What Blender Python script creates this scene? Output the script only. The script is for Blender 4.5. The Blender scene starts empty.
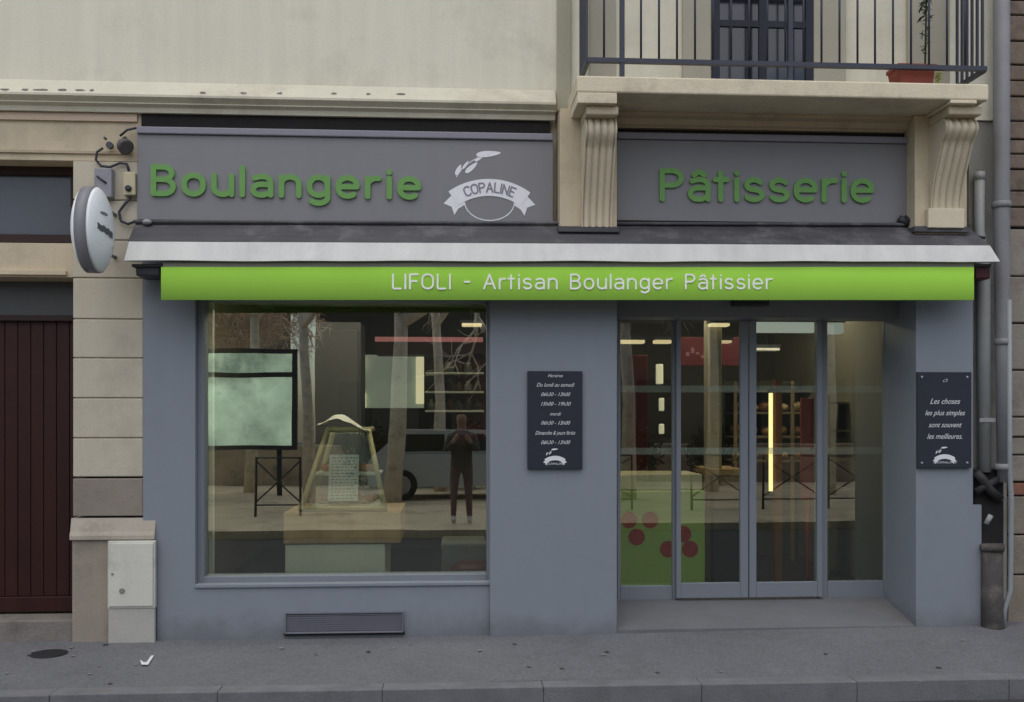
import bpy, bmesh, math, random
from mathutils import Vector, Matrix, noise
random.seed(7)
PI = math.pi
sc = bpy.context.scene
COL = sc.collection

# ------------------------------------------------------------------ camera geometry (metres; facade plane Y = 0)
F, D, H = 1000.0, 7.75, 1.70
PSI = math.atan(F / 16000.0)
CS, SN = math.cos(PSI), math.sin(PSI)
HOR = 415.0
def P(px, py, Y):
    u = (px - 512) / F; v = (HOR - py) / F
    t = (Y + D) / (CS - u * SN)
    return Vector((t * (SN + u * CS), Y, H + t * v))
def X(px, Y): return P(px, HOR, Y).x
def Z(px, py, Y): return P(px, py, Y).z

# ------------------------------------------------------------------ object helpers
OFF = {}
def setp(o, label=None, cat=None, group=None, kind=None):
    for k, v in (('label', label), ('category', cat), ('group', group), ('kind', kind)):
        if v: o[k] = v
def thing(name, label, cat, loc=(0, 0, 0), group=None):
    o = bpy.data.objects.new(name, None); COL.objects.link(o)
    o.empty_display_size = .05
    o.location = loc; OFF[o.name] = Vector(loc)
    setp(o, label, cat, group); return o
class MB:
    def __init__(s): s.bm = bmesh.new()
    def quad(s, *pts):
        vs = [s.bm.verts.new(p) for p in pts]; s.bm.faces.new(vs); return s
    def hexa(s, a, b, c, d, e, f, g, h):
        v = [s.bm.verts.new(p) for p in (a, b, c, d, e, f, g, h)]
        for q in ((0,1,2,3),(7,6,5,4),(0,4,5,1),(1,5,6,2),(2,6,7,3),(3,7,4,0)): s.bm.faces.new([v[i] for i in q])
        return s
    def box(s, x0, x1, y0, y1, z0, z1, bev=0.0):
        if x0 > x1: x0, x1 = x1, x0
        if y0 > y1: y0, y1 = y1, y0
        if z0 > z1: z0, z1 = z1, z0
        n0 = len(s.bm.edges)
        v = [s.bm.verts.new(p) for p in ((x0,y0,z0),(x1,y0,z0),(x1,y0,z1),(x0,y0,z1),(x0,y1,z0),(x1,y1,z0),(x1,y1,z1),(x0,y1,z1))]
        fs = [s.bm.faces.new([v[i] for i in q]) for q in ((0,1,2,3),(7,6,5,4),(0,4,5,1),(1,5,6,2),(2,6,7,3),(3,7,4,0))]
        if bev > 0:
            ed = list({e for f in fs for e in f.edges})
            bmesh.ops.bevel(s.bm, geom=ed, offset=bev, segments=2, affect='EDGES', profile=.5)
        return s
    def pbox(s, a, b, c, d, Y, depth, bev=0.0):
        """box whose front rectangle is photographed at pixels a,b - c,d on the plane Y"""
        m = (a + c) / 2
        return s.box(X(a, Y), X(c, Y), Y, Y + depth, Z(m, d, Y), Z(m, b, Y), bev)
    def prism(s, poly, ax, a0, a1):
        """extrude a 2D polygon along axis ax ('x': poly is (y,z); 'y': poly is (x,z); 'z': poly is (x,y))"""
        def mk(p, t): return {'x': (t, p[0], p[1]), 'y': (p[0], t, p[1]), 'z': (p[0], p[1], t)}[ax]
        A = [s.bm.verts.new(mk(p, a0)) for p in poly]; B = [s.bm.verts.new(mk(p, a1)) for p in poly]
        n = len(poly)
        s.bm.faces.new(A); s.bm.faces.new(B[::-1])
        for i in range(n): s.bm.faces.new((A[i], B[i], B[(i+1) % n], A[(i+1) % n]))
        return s
    def tube(s, pts, r, seg=12, caps=True):
        pts = [Vector(p) for p in pts]; rs = r if isinstance(r, (list, tuple)) else [r] * len(pts)
        rings = []; up = None
        for i, p in enumerate(pts):
            t = (pts[min(i+1, len(pts)-1)] - pts[max(i-1, 0)]).normalized()
            if up is None: up = t.orthogonal().normalized()
            up = (up - t * up.dot(t)).normalized(); w = t.cross(up)
            rings.append([s.bm.verts.new(p + (up * math.cos(2*PI*k/seg) + w * math.sin(2*PI*k/seg)) * rs[i]) for k in range(seg)])
        for i in range(len(rings) - 1):
            for k in range(seg):
                f = s.bm.faces.new((rings[i][k], rings[i][(k+1) % seg], rings[i+1][(k+1) % seg], rings[i+1][k])); f.smooth = True
        if caps: s.bm.faces.new(rings[0][::-1]); s.bm.faces.new(rings[-1])
        return s
    def lathe(s, prof, c, ax=(0,0,1), seg=32):
        ax = Vector(ax).normalized(); u = ax.orthogonal().normalized(); w = ax.cross(u); c = Vector(c)
        rings = []
        for r, h in prof:
            rings.append([s.bm.verts.new(c + ax*h + (u*math.cos(2*PI*k/seg) + w*math.sin(2*PI*k/seg)) * max(r, 1e-4)) for k in range(seg)])
        for i in range(len(rings)-1):
            for k in range(seg):
                f = s.bm.faces.new((rings[i][k], rings[i][(k+1) % seg], rings[i+1][(k+1) % seg], rings[i+1][k])); f.smooth = True
        s.bm.faces.new(rings[0][::-1]); s.bm.faces.new(rings[-1])
        return s
    def ball(s, c, r, sub=2):
        m = Matrix.Translation(c)
        if isinstance(r, (tuple, list)): m = m @ Matrix.Diagonal((r[0], r[1], r[2], 1))
        else: m = m @ Matrix.Diagonal((r, r, r, 1))
        g = bmesh.ops.create_icosphere(s.bm, subdivisions=sub, radius=1, matrix=m)
        for v in g['verts']:
            for f in v.link_faces: f.smooth = True
        return s
    def ribbon(s, pts, w, M, t0, t1, closed=False):
        """flat stroke of width w along 2D pts, raised from height t0 to t1; M(x, z, t) maps to the world"""
        pts = [Vector((p[0], p[1])) for p in pts]
        q = [pts[0]]
        for p in pts[1:]:
            if (p - q[-1]).length > 1e-4: q.append(p)
        if closed and (q[0] - q[-1]).length < 1e-4: q.pop()
        pts = q; n = len(pts); L = []; R = []; h = w / 2
        for i, p in enumerate(pts):
            if closed: a, b = pts[i-1], pts[(i+1) % n]
            else: a, b = pts[max(i-1, 0)], pts[min(i+1, n-1)]
            d1 = (p - a); d2 = (b - p)
            if d1.length < 1e-6: d1 = d2
            if d2.length < 1e-6: d2 = d1
            d1.normalize(); d2.normalize()
            n1 = Vector((-d1.y, d1.x)); n2 = Vector((-d2.y, d2.x))
            nn = (n1 + n2)
            nn = nn.normalized() if nn.length > .1 else n1
            k = h / max(nn.dot(n1), .5)
            L.append(p + nn * k); R.append(p - nn * k)
        if closed:
            top = [(L[i], R[i]) for i in range(n)]
            V = [[s.bm.verts.new(M(c.x, c.y, t)) for c in (l, r) for t in (t0, t1)] for l, r in top]
            for i in range(n):
                a, b = V[i], V[(i+1) % n]
                s.bm.faces.new((a[1], b[1], b[3], a[3])); s.bm.faces.new((a[0], a[1], b[1], b[0])); s.bm.faces.new((a[3], b[3], b[2], a[2]))
            return s
        def cap(p, d, side):
            base = math.atan2(d.y, d.x)
            return [p + Vector((math.cos(base + side*(PI/2 - PI*k/6)), math.sin(base + side*(PI/2 - PI*k/6)))) * h for k in range(1, 6)]
        d0 = (pts[0] - pts[1]).normalized(); d1 = (pts[-1] - pts[-2]).normalized()
        poly = L + cap(pts[-1], d1, 1) + R[::-1] + cap(pts[0], d0, 1)
        A = [s.bm.verts.new(M(p.x, p.y, t1)) for p in poly]; B = [s.bm.verts.new(M(p.x, p.y, t0)) for p in poly]
        # top: strip of quads so that curved strokes stay clean
        m = len(poly)
        for i in range(n - 1): s.bm.faces.new((A[i], A[i+1], A[n+5+n-2-i], A[n+5+n-1-i]))
        s.bm.faces.new([A[i] for i in range(n-1, n+6)])
        s.bm.faces.new([A[i] for i in range(n+5+n-1, m)] + [A[0]])
        for i in range(m): s.bm.faces.new((A[i], B[i], B[(i+1) % m], A[(i+1) % m]))
        return s
    def build(s, name, mat, parent=None, label=None, cat=None, group=None, kind=None, loc=None, smooth=False):
        bmesh.ops.recalc_face_normals(s.bm, faces=s.bm.faces)
        me = bpy.data.meshes.new(name); s.bm.to_mesh(me); s.bm.free()
        if smooth:
            for p in me.polygons: p.use_smooth = True
        o = bpy.data.objects.new(name, me); COL.objects.link(o)
        if mat: me.materials.append(mat)
        if parent is not None:
            o.parent = parent; off = OFF[parent.name]
            me.transform(Matrix.Translation(-off)); OFF[o.name] = off.copy()
        else:
            if loc is not None:
                me.transform(Matrix.Translation(-Vector(loc))); o.location = loc; OFF[o.name] = Vector(loc)
            else: OFF[o.name] = Vector((0, 0, 0))
        setp(o, label, cat, group, kind)
        return o

# ------------------------------------------------------------------ materials
def mat(name, col, rough=.7, var=.12, scale=3.0, spec=.3, bump=.0, bscale=40.0, metal=0.0, fine=.06, stain=None, stain_amt=0.0, streak=0.0, coat=0.0):
    m = bpy.data.materials.new(name); m.use_nodes = True; nt = m.node_tree; N = nt.nodes; Lk = nt.links
    b = N['Principled BSDF']; b.inputs['Roughness'].default_value = rough; b.inputs['Metallic'].default_value = metal
    b.inputs['Specular IOR Level'].default_value = spec; b.inputs['Coat Weight'].default_value = coat
    geo = N.new('ShaderNodeNewGeometry')
    n1 = N.new('ShaderNodeTexNoise'); n1.inputs['Scale'].default_value = scale; n1.inputs['Detail'].default_value = 6; n1.inputs['Roughness'].default_value = .6
    n2 = N.new('ShaderNodeTexNoise'); n2.inputs['Scale'].default_value = bscale; n2.inputs['Detail'].default_value = 4
    Lk.new(geo.outputs['Position'], n1.inputs['Vector']); Lk.new(geo.outputs['Position'], n2.inputs['Vector'])
    def mth(op, a, bb, c=None):
        x = N.new('ShaderNodeMath'); x.operation = op
        for i, v in enumerate((a, bb, c)):
            if v is None: continue
            if isinstance(v, (int, float)): x.inputs[i].default_value = v
            else: Lk.new(v, x.inputs[i])
        return x.outputs[0]
    f = mth('MULTIPLY_ADD', mth('SUBTRACT', n1.outputs['Fac'], .5), var * 2.6, 1.0)
    g = mth('MULTIPLY_ADD', mth('SUBTRACT', n2.outputs['Fac'], .5), fine * 2.6, f)
    if streak:
        mp = N.new('ShaderNodeMapping'); mp.inputs['Scale'].default_value = (9, 9, .5)
        Lk.new(geo.outputs['Position'], mp.inputs['Vector'])
        n3 = N.new('ShaderNodeTexNoise'); n3.inputs['Scale'].default_value = 1.0; n3.inputs['Detail'].default_value = 5
        Lk.new(mp.outputs['Vector'], n3.inputs['Vector'])
        g = mth('MULTIPLY_ADD', mth('SUBTRACT', n3.outputs['Fac'], .5), streak * 2.6, g)
    mx = N.new('ShaderNodeVectorMath'); mx.operation = 'SCALE'; mx.inputs[0].default_value = col
    Lk.new(g, mx.inputs['Scale']); out = mx.outputs['Vector']
    if stain is not None:
        n4 = N.new('ShaderNodeTexNoise'); n4.inputs['Scale'].default_value = scale * .7 + .5; n4.inputs['Detail'].default_value = 8; n4.inputs['Roughness'].default_value = .7
        ad = N.new('ShaderNodeVectorMath'); ad.operation = 'ADD'; ad.inputs[1].default_value = (13.1, 4.7, 9.2)
        Lk.new(geo.outputs['Position'], ad.inputs[0]); Lk.new(ad.outputs[0], n4.inputs['Vector'])
        r = N.new('ShaderNodeMapRange'); r.inputs['From Min'].default_value = .52; r.inputs['From Max'].default_value = .72
        r.inputs['To Max'].default_value = stain_amt; Lk.new(n4.outputs['Fac'], r.inputs['Value'])
        mm = N.new('ShaderNodeMix'); mm.data_type = 'RGBA'; Lk.new(r.outputs[0], mm.inputs['Factor']); Lk.new(out, mm.inputs['A'])
        mm.inputs['B'].default_value = (*stain, 1); out = mm.outputs['Result']
    Lk.new(out, b.inputs['Base Color'])
    if bump:
        bp = N.new('ShaderNodeBump'); bp.inputs['Strength'].default_value = bump; bp.inputs['Distance'].default_value = .01
        Lk.new(n2.outputs['Fac'], bp.inputs['Height']); Lk.new(bp.outputs['Normal'], b.inputs['Normal'])
    return m
def emis(name, col, st):
    m = bpy.data.materials.new(name); m.use_nodes = True
    b = m.node_tree.nodes['Principled BSDF']; b.inputs['Base Color'].default_value = (*col, 1)
    b.inputs['Emission Color'].default_value = (*col, 1); b.inputs['Emission Strength'].default_value = st
    return m
def glass(name, base_reflect, tint):
    m = bpy.data.materials.new(name); m.use_nodes = True; nt = m.node_tree; N = nt.nodes; Lk = nt.links
    N.remove(N['Principled BSDF'])
    fr = N.new('ShaderNodeFresnel'); fr.inputs['IOR'].default_value = 1.5
    ad = N.new('ShaderNodeMath'); ad.operation = 'ADD'; ad.use_clamp = True; ad.inputs[1].default_value = base_reflect; Lk.new(fr.outputs[0], ad.inputs[0])
    tr = N.new('ShaderNodeBsdfTransparent'); tr.inputs['Color'].default_value = (*tint, 1)
    gl = N.new('ShaderNodeBsdfGlossy'); gl.inputs['Roughness'].default_value = 0.0; gl.inputs['Color'].default_value = (.90, .97, .88, 1)
    # slight waviness of float glass
    geo = N.new('ShaderNodeNewGeometry'); n = N.new('ShaderNodeTexNoise'); n.inputs['Scale'].default_value = 1.6; n.inputs['Detail'].default_value = 1
    Lk.new(geo.outputs['Position'], n.inputs['Vector'])
    bp = N.new('ShaderNodeBump'); bp.inputs['Strength'].default_value = .012; bp.inputs['Distance'].default_value = .05
    Lk.new(n.outputs['Fac'], bp.inputs['Height']); Lk.new(bp.outputs['Normal'], gl.inputs['Normal'])
    mx = N.new('ShaderNodeMixShader'); Lk.new(ad.outputs[0], mx.inputs[0]); Lk.new(tr.outputs[0], mx.inputs[1]); Lk.new(gl.outputs[0], mx.inputs[2])
    Lk.new(mx.outputs[0], N['Material Output'].inputs['Surface'])
    return m

M_CREAM = mat('cream_render', (.685, .665, .54), .9, .06, 1.3, .15, .15, 60, stain=(.42, .40, .33), stain_amt=.45, streak=.08)
M_STONE = mat('warm_stone', (.56, .48, .345), .9, .10, 2.2, .15, .25, 70, stain=(.30, .26, .20), stain_amt=.55, streak=.08)
M_STONE_PALE = mat('pale_stone', (.68, .61, .46), .88, .09, 2.5, .15, .25, 60, stain=(.36, .32, .25), stain_amt=.6, streak=.06)
M_STONE_BROWN = mat('brown_stone', (.27, .235, .20), .9, .16, 5, .15, .3, 70, stain=(.2, .17, .14), stain_amt=.5)
M_MOULD = mat('weathered_moulding', (.44, .37, .27), .9, .14, 3, .15, .25, 60, stain=(.22, .17, .12), stain_amt=.6, streak=.06)
M_DARKSTONE = mat('rubble_stone', (.20, .16, .13), .95, .35, 6, .1, .5, 30, stain=(.08, .07, .06), stain_amt=.8)
M_GREY = mat('blue_grey_paint', (.228, .253, .288), .55, .03, 1.0, .3, .05, 120, fine=.02, stain=(.18, .195, .24), stain_amt=.35, streak=.025)
def splash(m, dirt, hgt, amt):
    nt = m.node_tree; N = nt.nodes; Lk = nt.links; b = N['Principled BSDF']; src = b.inputs['Base Color'].links[0].from_socket
    geo = N.new('ShaderNodeNewGeometry'); sp = N.new('ShaderNodeSeparateXYZ'); Lk.new(geo.outputs['Position'], sp.inputs[0])
    n = N.new('ShaderNodeTexNoise'); n.inputs['Scale'].default_value = 5; n.inputs['Detail'].default_value = 9; n.inputs['Roughness'].default_value = .7; Lk.new(geo.outputs['Position'], n.inputs['Vector'])
    a = N.new('ShaderNodeMath'); a.operation = 'MULTIPLY_ADD'; Lk.new(n.outputs['Fac'], a.inputs[0]); a.inputs[1].default_value = -hgt * 1.6; Lk.new(sp.outputs['Z'], a.inputs[2])
    r = N.new('ShaderNodeMapRange'); r.inputs['From Min'].default_value = -hgt * .75; r.inputs['From Max'].default_value = -hgt * .1; r.inputs['To Min'].default_value = amt; r.inputs['To Max'].default_value = 0; Lk.new(a.outputs[0], r.inputs['Value'])
    mx = N.new('ShaderNodeMix'); mx.data_type = 'RGBA'; Lk.new(r.outputs[0], mx.inputs['Factor']); Lk.new(src, mx.inputs['A']); mx.inputs['B'].default_value = (*dirt, 1); Lk.new(mx.outputs['Result'], b.inputs['Base Color'])
splash(M_GREY, (.12, .12, .125), .28, .55)
M_GREY_FASCIA = mat('fascia_grey_paint', (.210, .211, .222), .5, .03, 1.0, .3, .03, 120, fine=.02, streak=.03)
M_FRAME = mat('grey_aluminium', (.20, .222, .252), .42, .03, 2, .4, 0, 60, fine=.02)
M_DARKGAP_SHADOW = mat('dark_gap_and_shadow', (.02, .018, .018), .9, .2, 5)
M_ZINC = mat('weathered_zinc', (.075, .075, .082), .65, .3, 4, .3, .3, 30, stain=(.19, .19, .195), stain_amt=.8, streak=.25)
for _x in M_ZINC.node_tree.nodes:
    if _x.type == 'MAPPING': _x.inputs['Scale'].default_value = (1.6, 14, 14)
M_AWNWHITE = mat('awning_white', (.66, .67, .64), .55, .05, 3, .3, .05, 60, stain=(.42, .42, .42), stain_amt=.35, streak=.14)
M_GREEN_LET = mat('green_letter', (.14, .32, .085), .55, .08, 8, .35, 0, 60)
M_WHITE = mat('white_vinyl', (.93, .94, .88), .5, .03, 6)
M_LOGO = mat('logo_white', (.76, .77, .80), .5, .06, 14)
M_NAVY = mat('navy_plaque', (.028, .033, .048), .4, .05, 5, .3)
M_GREYTXT = mat('logo_grey_text', (.22, .225, .27), .5)
M_STEEL = mat('brushed_steel', (.45, .45, .46), .35, .05, 6, .5, metal=.8)
M_IRON = mat('dark_iron', (.035, .038, .05), .5, .1, 10, .4)
M_RAIL = mat('railing_paint', (.04, .045, .065), .45, .1, 10, .4)
M_DOORRED = mat('oxblood_door', (.034, .0105, .009), .5, .2, 3, .25, .1, 40, streak=.3)
M_DOORDK = mat('door_bar', (.03, .014, .012), .5, .2, 3, .3)
M_TRANSOM = mat('transom_glass', (.085, .09, .105), .18, .06, 2, .6)
M_PIPE = mat('zinc_pipe', (.215, .22, .23), .5, .16, 5, .4, .05, 30, streak=.15)
M_PIPE_L = mat('pale_pipe', (.30, .315, .31), .5, .12, 5, .4, .05, 30, streak=.15)
M_CASTIRON = mat('cast_iron', (.06, .055, .052), .75, .4, 8, .3, .5, 40, stain=(.17, .15, .13), stain_amt=.8)
M_BOX = mat('meter_box_plastic', (.60, .60, .53), .55, .07, 4, .3, .05, 60, stain=(.34, .32, .27), stain_amt=.6, streak=.05)
M_CONC = mat('concrete', (.42, .41, .37), .9, .1, 4, .2, .3, 60, stain=(.3, .28, .23), stain_amt=.6)
M_TERRA = mat('terracotta', (.26, .075, .055), .8, .12, 9, .2)
M_LEAF = mat('leaf', (.045, .075, .035), .6, .3, 9)
M_YEL = mat('yellow_flower', (.42, .45, .08), .6, .2, 30)
M_TICK = mat('white_paint_mark', (.72, .72, .72), .7, .1, 20)
M_KERB = mat('granite_kerb', (.165, .17, .178), .85, .28, 5, .2, .5, 120, fine=.16, stain=(.12, .12, .12), stain_amt=.6)

def ground_mat(name, col, patch, dark):
    m = mat(name, col, .92, .20, 1.1, .2, .6, 110, fine=.16, stain=dark, stain_amt=patch)
    nt = m.node_tree; N = nt.nodes; Lk = nt.links; b = N['Principled BSDF']
    src = b.inputs['Base Color'].links[0].from_socket
    geo = N.new('ShaderNodeNewGeometry'); v = N.new('ShaderNodeTexVoronoi'); v.inputs['Scale'].default_value = 75
    Lk.new(geo.outputs['Position'], v.inputs['Vector'])
    r = N.new('ShaderNodeMapRange'); r.inputs['From Min'].default_value = 0; r.inputs['From Max'].default_value = 1
    r.inputs['To Min'].default_value = .86; r.inputs['To Max'].default_value = 1.16
    sp = N.new('ShaderNodeSeparateColor'); Lk.new(v.outputs['Color'], sp.inputs[0]); Lk.new(sp.outputs[0], r.inputs['Value'])
    s = N.new('ShaderNodeVectorMath'); s.operation = 'SCALE'; Lk.new(src, s.inputs[0]); Lk.new(r.outputs[0], s.inputs['Scale'])
    Lk.new(s.outputs[0], b.inputs['Base Color'])
    return m
M_PAVE = ground_mat('pavement_asphalt', (.148, .153, .162), .6, (.105, .108, .108))
M_ROAD = ground_mat('road_asphalt', (.055, .055, .058), .5, (.05, .05, .05))
M_PAVE2 = ground_mat('far_paving', (.56, .47, .34), .85, (.20, .165, .12))
M_THRESH = mat('threshold_concrete', (.150, .154, .162), .8, .2, 3, .25, .3, 90, fine=.08, stain=(.13, .14, .16), stain_amt=.6)

M_GUM = [mat('gum_pale', (.24, .24, .24), .8), mat('gum_dark', (.075, .075, .075), .8)]
# ------------------------------------------------------------------ stroke lettering
def arc(cx, cy, rx, ry, a0, a1, n=10):
    return [(cx + rx*math.cos(math.radians(a0 + (a1-a0)*k/n)), cy + ry*math.sin(math.radians(a0 + (a1-a0)*k/n))) for k in range(n+1)]
x_ = .70
GL = {
 ' ': (.30, []),
 '-': (.34, [[(.02, .48), (.32, .48)]]),
 'L': (.46, [[(0, 1), (0, .06), (.06, 0), (.46, 0)]]),
 'I': (.0, [[(0, 0), (0, 1)]]),
 'F': (.46, [[(0, 0), (0, 1)], [(0, 1), (.46, 1)], [(0, .52), (.40, .52)]]),
 'O': (.64, [arc(.32, .68, .32, .32, 0, 180, 12) + arc(.32, .32, .32, .32, 180, 360, 12) + [(.64, .68)]]),
 'A': (.66, [[(0, 0), (.33, 1)], [(.33, 1), (.66, 0)], [(.12, .34), (.54, .34)]]),
 'B': (.56, [[(0, 0), (0, 1)], [(0, 1), (.28, 1)] + arc(.28, .765, .24, .235, 90, -90) + [(0, .53)], [(0, .53), (.30, .53)] + arc(.30, .265, .26, .265, 90, -90) + [(0, 0)]]),
 'P': (.54, [[(0, 0), (0, 1)], [(0, 1), (.28, 1)] + arc(.28, .745, .26, .255, 90, -90) + [(0, .49)]]),
 'C': (.56, [arc(.32, .68, .32, .32, 35, 180, 10) + arc(.32, .32, .32, .32, 180, 325, 10)]),
 'N': (.58, [[(0, 0), (0, 1)], [(0, 1), (.58, 0)], [(.58, 0), (.58, 1)]]),
 'E': (.46, [[(0, 0), (0, 1)], [(0, 1), (.46, 1)], [(0, .52), (.40, .52)], [(0, 0), (.46, 0)]]),
 'o': (.54, [arc(.27, .40, .27, .30, 0, 180, 10) + arc(.27, .30, .27, .30, 180, 360, 10) + [(.54, .40)]]),
 'u': (.50, [[(0, x_), (0, .26)] + arc(.25, .26, .25, .26, 180, 360) + [(.50, x_)], [(.50, .26), (.50, 0)]]),
 'l': (.0, [[(0, 0), (0, 1)]]),
 'a': (.50, [[(.04, .64)] + arc(.26, .48, .24, .22, 110, 0, 7) + [(.50, 0)], [(.50, .40), (.22, .40)] + arc(.20, .20, .20, .20, 90, 270) + [(.30, 0), (.50, .10)]]),
 'n': (.50, [[(0, 0), (0, x_)], [(0, .44)] + arc(.25, .44, .25, .26, 180, 0) + [(.50, 0)]]),
 'g': (.52, [arc(.26, .40, .26, .30, 0, 180, 9) + arc(.26, .30, .26, .28, 180, 360, 9) + [(.52, .40)], [(.52, x_), (.52, -.06)] + arc(.26, -.06, .26, .22, 0, -140, 8)]),
 'e': (.54, [[(.54, .36)] + arc(.27, .40, .27, .30, 0, 180, 9) + arc(.27, .30, .27, .30, 180, 310, 8), [(0, .36), (.54, .36)]]),
 'r': (.32, [[(0, 0), (0, x_)], [(0, .40)] + arc(.28, .42, .28, .28, 180, 80, 6)]),
 'i': (.0, [[(0, 0), (0, x_)], [(0, .93), (0, .95)]]),
 's': (.46, [arc(.23, .525, .21, .175, 30, 180, 7) + arc(.23, .525, .21, .175, 180, 270, 5)[1:] + arc(.23, .175, .23, .175, 90, 0, 5) + arc(.23, .175, .23, .175, 0, -150, 7)[1:]]),
 't': (.30, [[(.10, .95), (.10, 0)], [(-.06, x_), (.28, x_)]]),
}
GL['\u00e2'] = (.50, GL['a'][1] + [[(.10, .86), (.25, .98)], [(.25, .98), (.40, .86)]])
def word_layout(text, gap, stroke):
    x = stroke / 2; out = []
    for ch in text:
        w, st = GL[ch]; out.append((ch, x, st)); x += w + gap + stroke * .55
    return out, x - gap - stroke * .05
def write_word(text, parent, mtl, M, height, width, stroke, t0, t1, gap=.14):
    lay, tot = word_layout(text, gap, stroke)
    sx = width / tot
    for ch, x, st in lay:
        if not st: continue
        m = MB()
        for j, s in enumerate(st):
            s2 = [((x + a) * sx, b * height) for a, b in s]
            cl = (len(s) > 6 and abs(s[0][0]-s[-1][0]) < 1e-3 and abs(s[0][1]-s[-1][1]) < 1e-3)
            m.ribbon(s2, stroke * height, M, t0, t1 - j * .0006, closed=cl)
        m.build('letter', mtl, parent)

def font_text(name, body, size, mtl, parent, M, t, shear=0.0, width=None, align='CENTER'):
    cu = bpy.data.curves.new(name, 'FONT'); cu.body = body; cu.size = size; cu.align_x = align; cu.align_y = 'CENTER'; cu.shear = shear; cu.resolution_u = 3
    cu.offset = -.0001 if size > .03 else 0.0
    ob = bpy.data.objects.new('tmp', cu); COL.objects.link(ob)
    dg = bpy.context.evaluated_depsgraph_get(); dg.update()
    me = bpy.data.meshes.new_from_object(ob.evaluated_get(dg)); bpy.data.objects.remove(ob)
    xs = [v.co.x for v in me.vertices]; k = 1.0
    if width and xs: k = width / (max(xs) - min(xs))
    for v in me.vertices: v.co = M(v.co.x * k, v.co.y, t)
    me.transform(Matrix.Translation(-OFF[parent.name]))
    o = bpy.data.objects.new(name, me); COL.objects.link(o); me.materials.append(mtl); o.parent = parent; OFF[o.name] = OFF[parent.name]
    return o

def plane_map(origin, ux=(1, 0, 0), uz=(0, 0, 1), n=(0, -1, 0)):
    o, a, b, c = Vector(origin), Vector(ux), Vector(uz), Vector(n)
    return lambda x, z, t: o + a*x + b*z + c*t

# ================================================================== SETTING
XL, XR = -12.0, 14.0
KY = -1.42          # kerb front
m = MB(); m.quad((-60, -60, -.165), (60, -60, -.165), (60, 40, -.165), (-60, 40, -.165)); m.build('ground', M_ROAD, kind='structure')
m = MB(); m.quad((-40, -7.3, -.161), (40, -7.3, -.161), (40, KY, -.161), (-40, KY, -.161)); m.build('road', M_ROAD, kind='structure')
m = MB()
nx, ny = 90, 12
def rise(x, y): return .042 * min(max((x + .3) / 3.6, 0), 1) * max(0, 1 + min(y, 0) / 1.25)
gv = []
for j in range(ny + 1):
    y = 1.2 + (KY + .145 - 1.2) * j / ny
    row = []
    for i in range(nx + 1):
        x = XL + (XR - XL) * i / nx
        zz = -.03 * min(max(-y / 1.4, 0), 1) + .006 * noise.noise((x * .8, y * 1.2, 3)) - .003
        row.append(m.bm.verts.new((x, y, (zz if y < 0 else -.004) + rise(x, y))))
    gv.append(row)
for j in range(ny):
    for i in range(nx): m.bm.faces.new((gv[j][i], gv[j][i+1], gv[j+1][i+1], gv[j+1][i]))
m.build('pavement', M_PAVE, kind='structure', smooth=True)
m = MB()
x = X(665, KY) - 12.0
while x < XR:
    w = 1.02
    jx = random.uniform(-.004, .004); jz = random.uniform(-.005, .004)
    m.box(x + .0008, x + w - .0008, KY + jx * .6, KY + .15 + jx * .6, -.3, -.026 + jz * .4, .007); x += w
m.build('kerb', M_KERB, kind='structure')
# far side of the street: seen as reflections in the shop glass
m = MB(); m.box(-40, 40, -30, -7.3, -.4, -.04); m.build('far_pavement', M_PAVE2, kind='structure')

# ================================================================== TOWNHOUSE
house = thing('townhouse', 'cream rendered stone town house holding the bakery shopfront under its balcony', 'building', (0, .2, 0))
SX0 = X(137, -.05); SX1 = X(982, -.05)          # shop width
# wall pieces (butted, never overlapping)
WL, WR = XL, X(1008, 0)
zc = Z(300, 96, 0)                # underside of the string course
m = MB()
m.box(WL, WR, 0, .35, 4.06, 7.6)
upper = m.build('upper_wall', M_CREAM, house)
m = MB(); m.box(WL - .1, WR + .05, -.3, 9, 7.602, 7.75); m.build('roof', M_ZINC, house)
m = MB(); m.box(WL, WR, 8.6, 8.9, 0, 7.6); m.build('back_wall', M_CREAM, house)
for q in (WL, WR - .3):
    m = MB(); m.box(q, q + .3, .36, 8.59, 0, 7.6); m.build('side_wall', M_CREAM, house)
# lower wall: band above the old door, pillars, backing behind the fascias
m = MB()
xdoor = X(73, 0)
m.box(WL, SX0 + .03, 0.0, .35, Z(40, 160, 0), 4.058)                   # band over door
m.box(SX0 + .034, WR, .06, .35, 2.95, 4.058)                           # backing behind fascias
m.build('wall_band', M_STONE, house)
m = MB()
m.box(SX0 + .2, WR - .3, .36, 8.5, 3.02, 3.1)
m.build('ceiling', M_CREAM, house)
# string course on the left
xsc = X(556, -.12)
zt = Z(280, 86, 0)
z_a, z_b, z_c = Z(280, 98, -.12), Z(280, 104.5, -.10), Z(280, 115, -.05)
m = MB()
m.prism([(.0, zt + .01), (-.13, z_a + .005), (-.13, z_a - .012), (-.105, z_a - .03), (-.085, z_b), (-.095, z_b - .012), (-.06, z_b - .03), (-.05, z_c), (0, z_c)], 'x', WL, xsc)
sc_o = m.build('string_course', mat('course_render', (.60, .575, .46), .9, .08, 2, .15, .2, 60, stain=(.34, .30, .22), stain_amt=.5, streak=.05), house)
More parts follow.
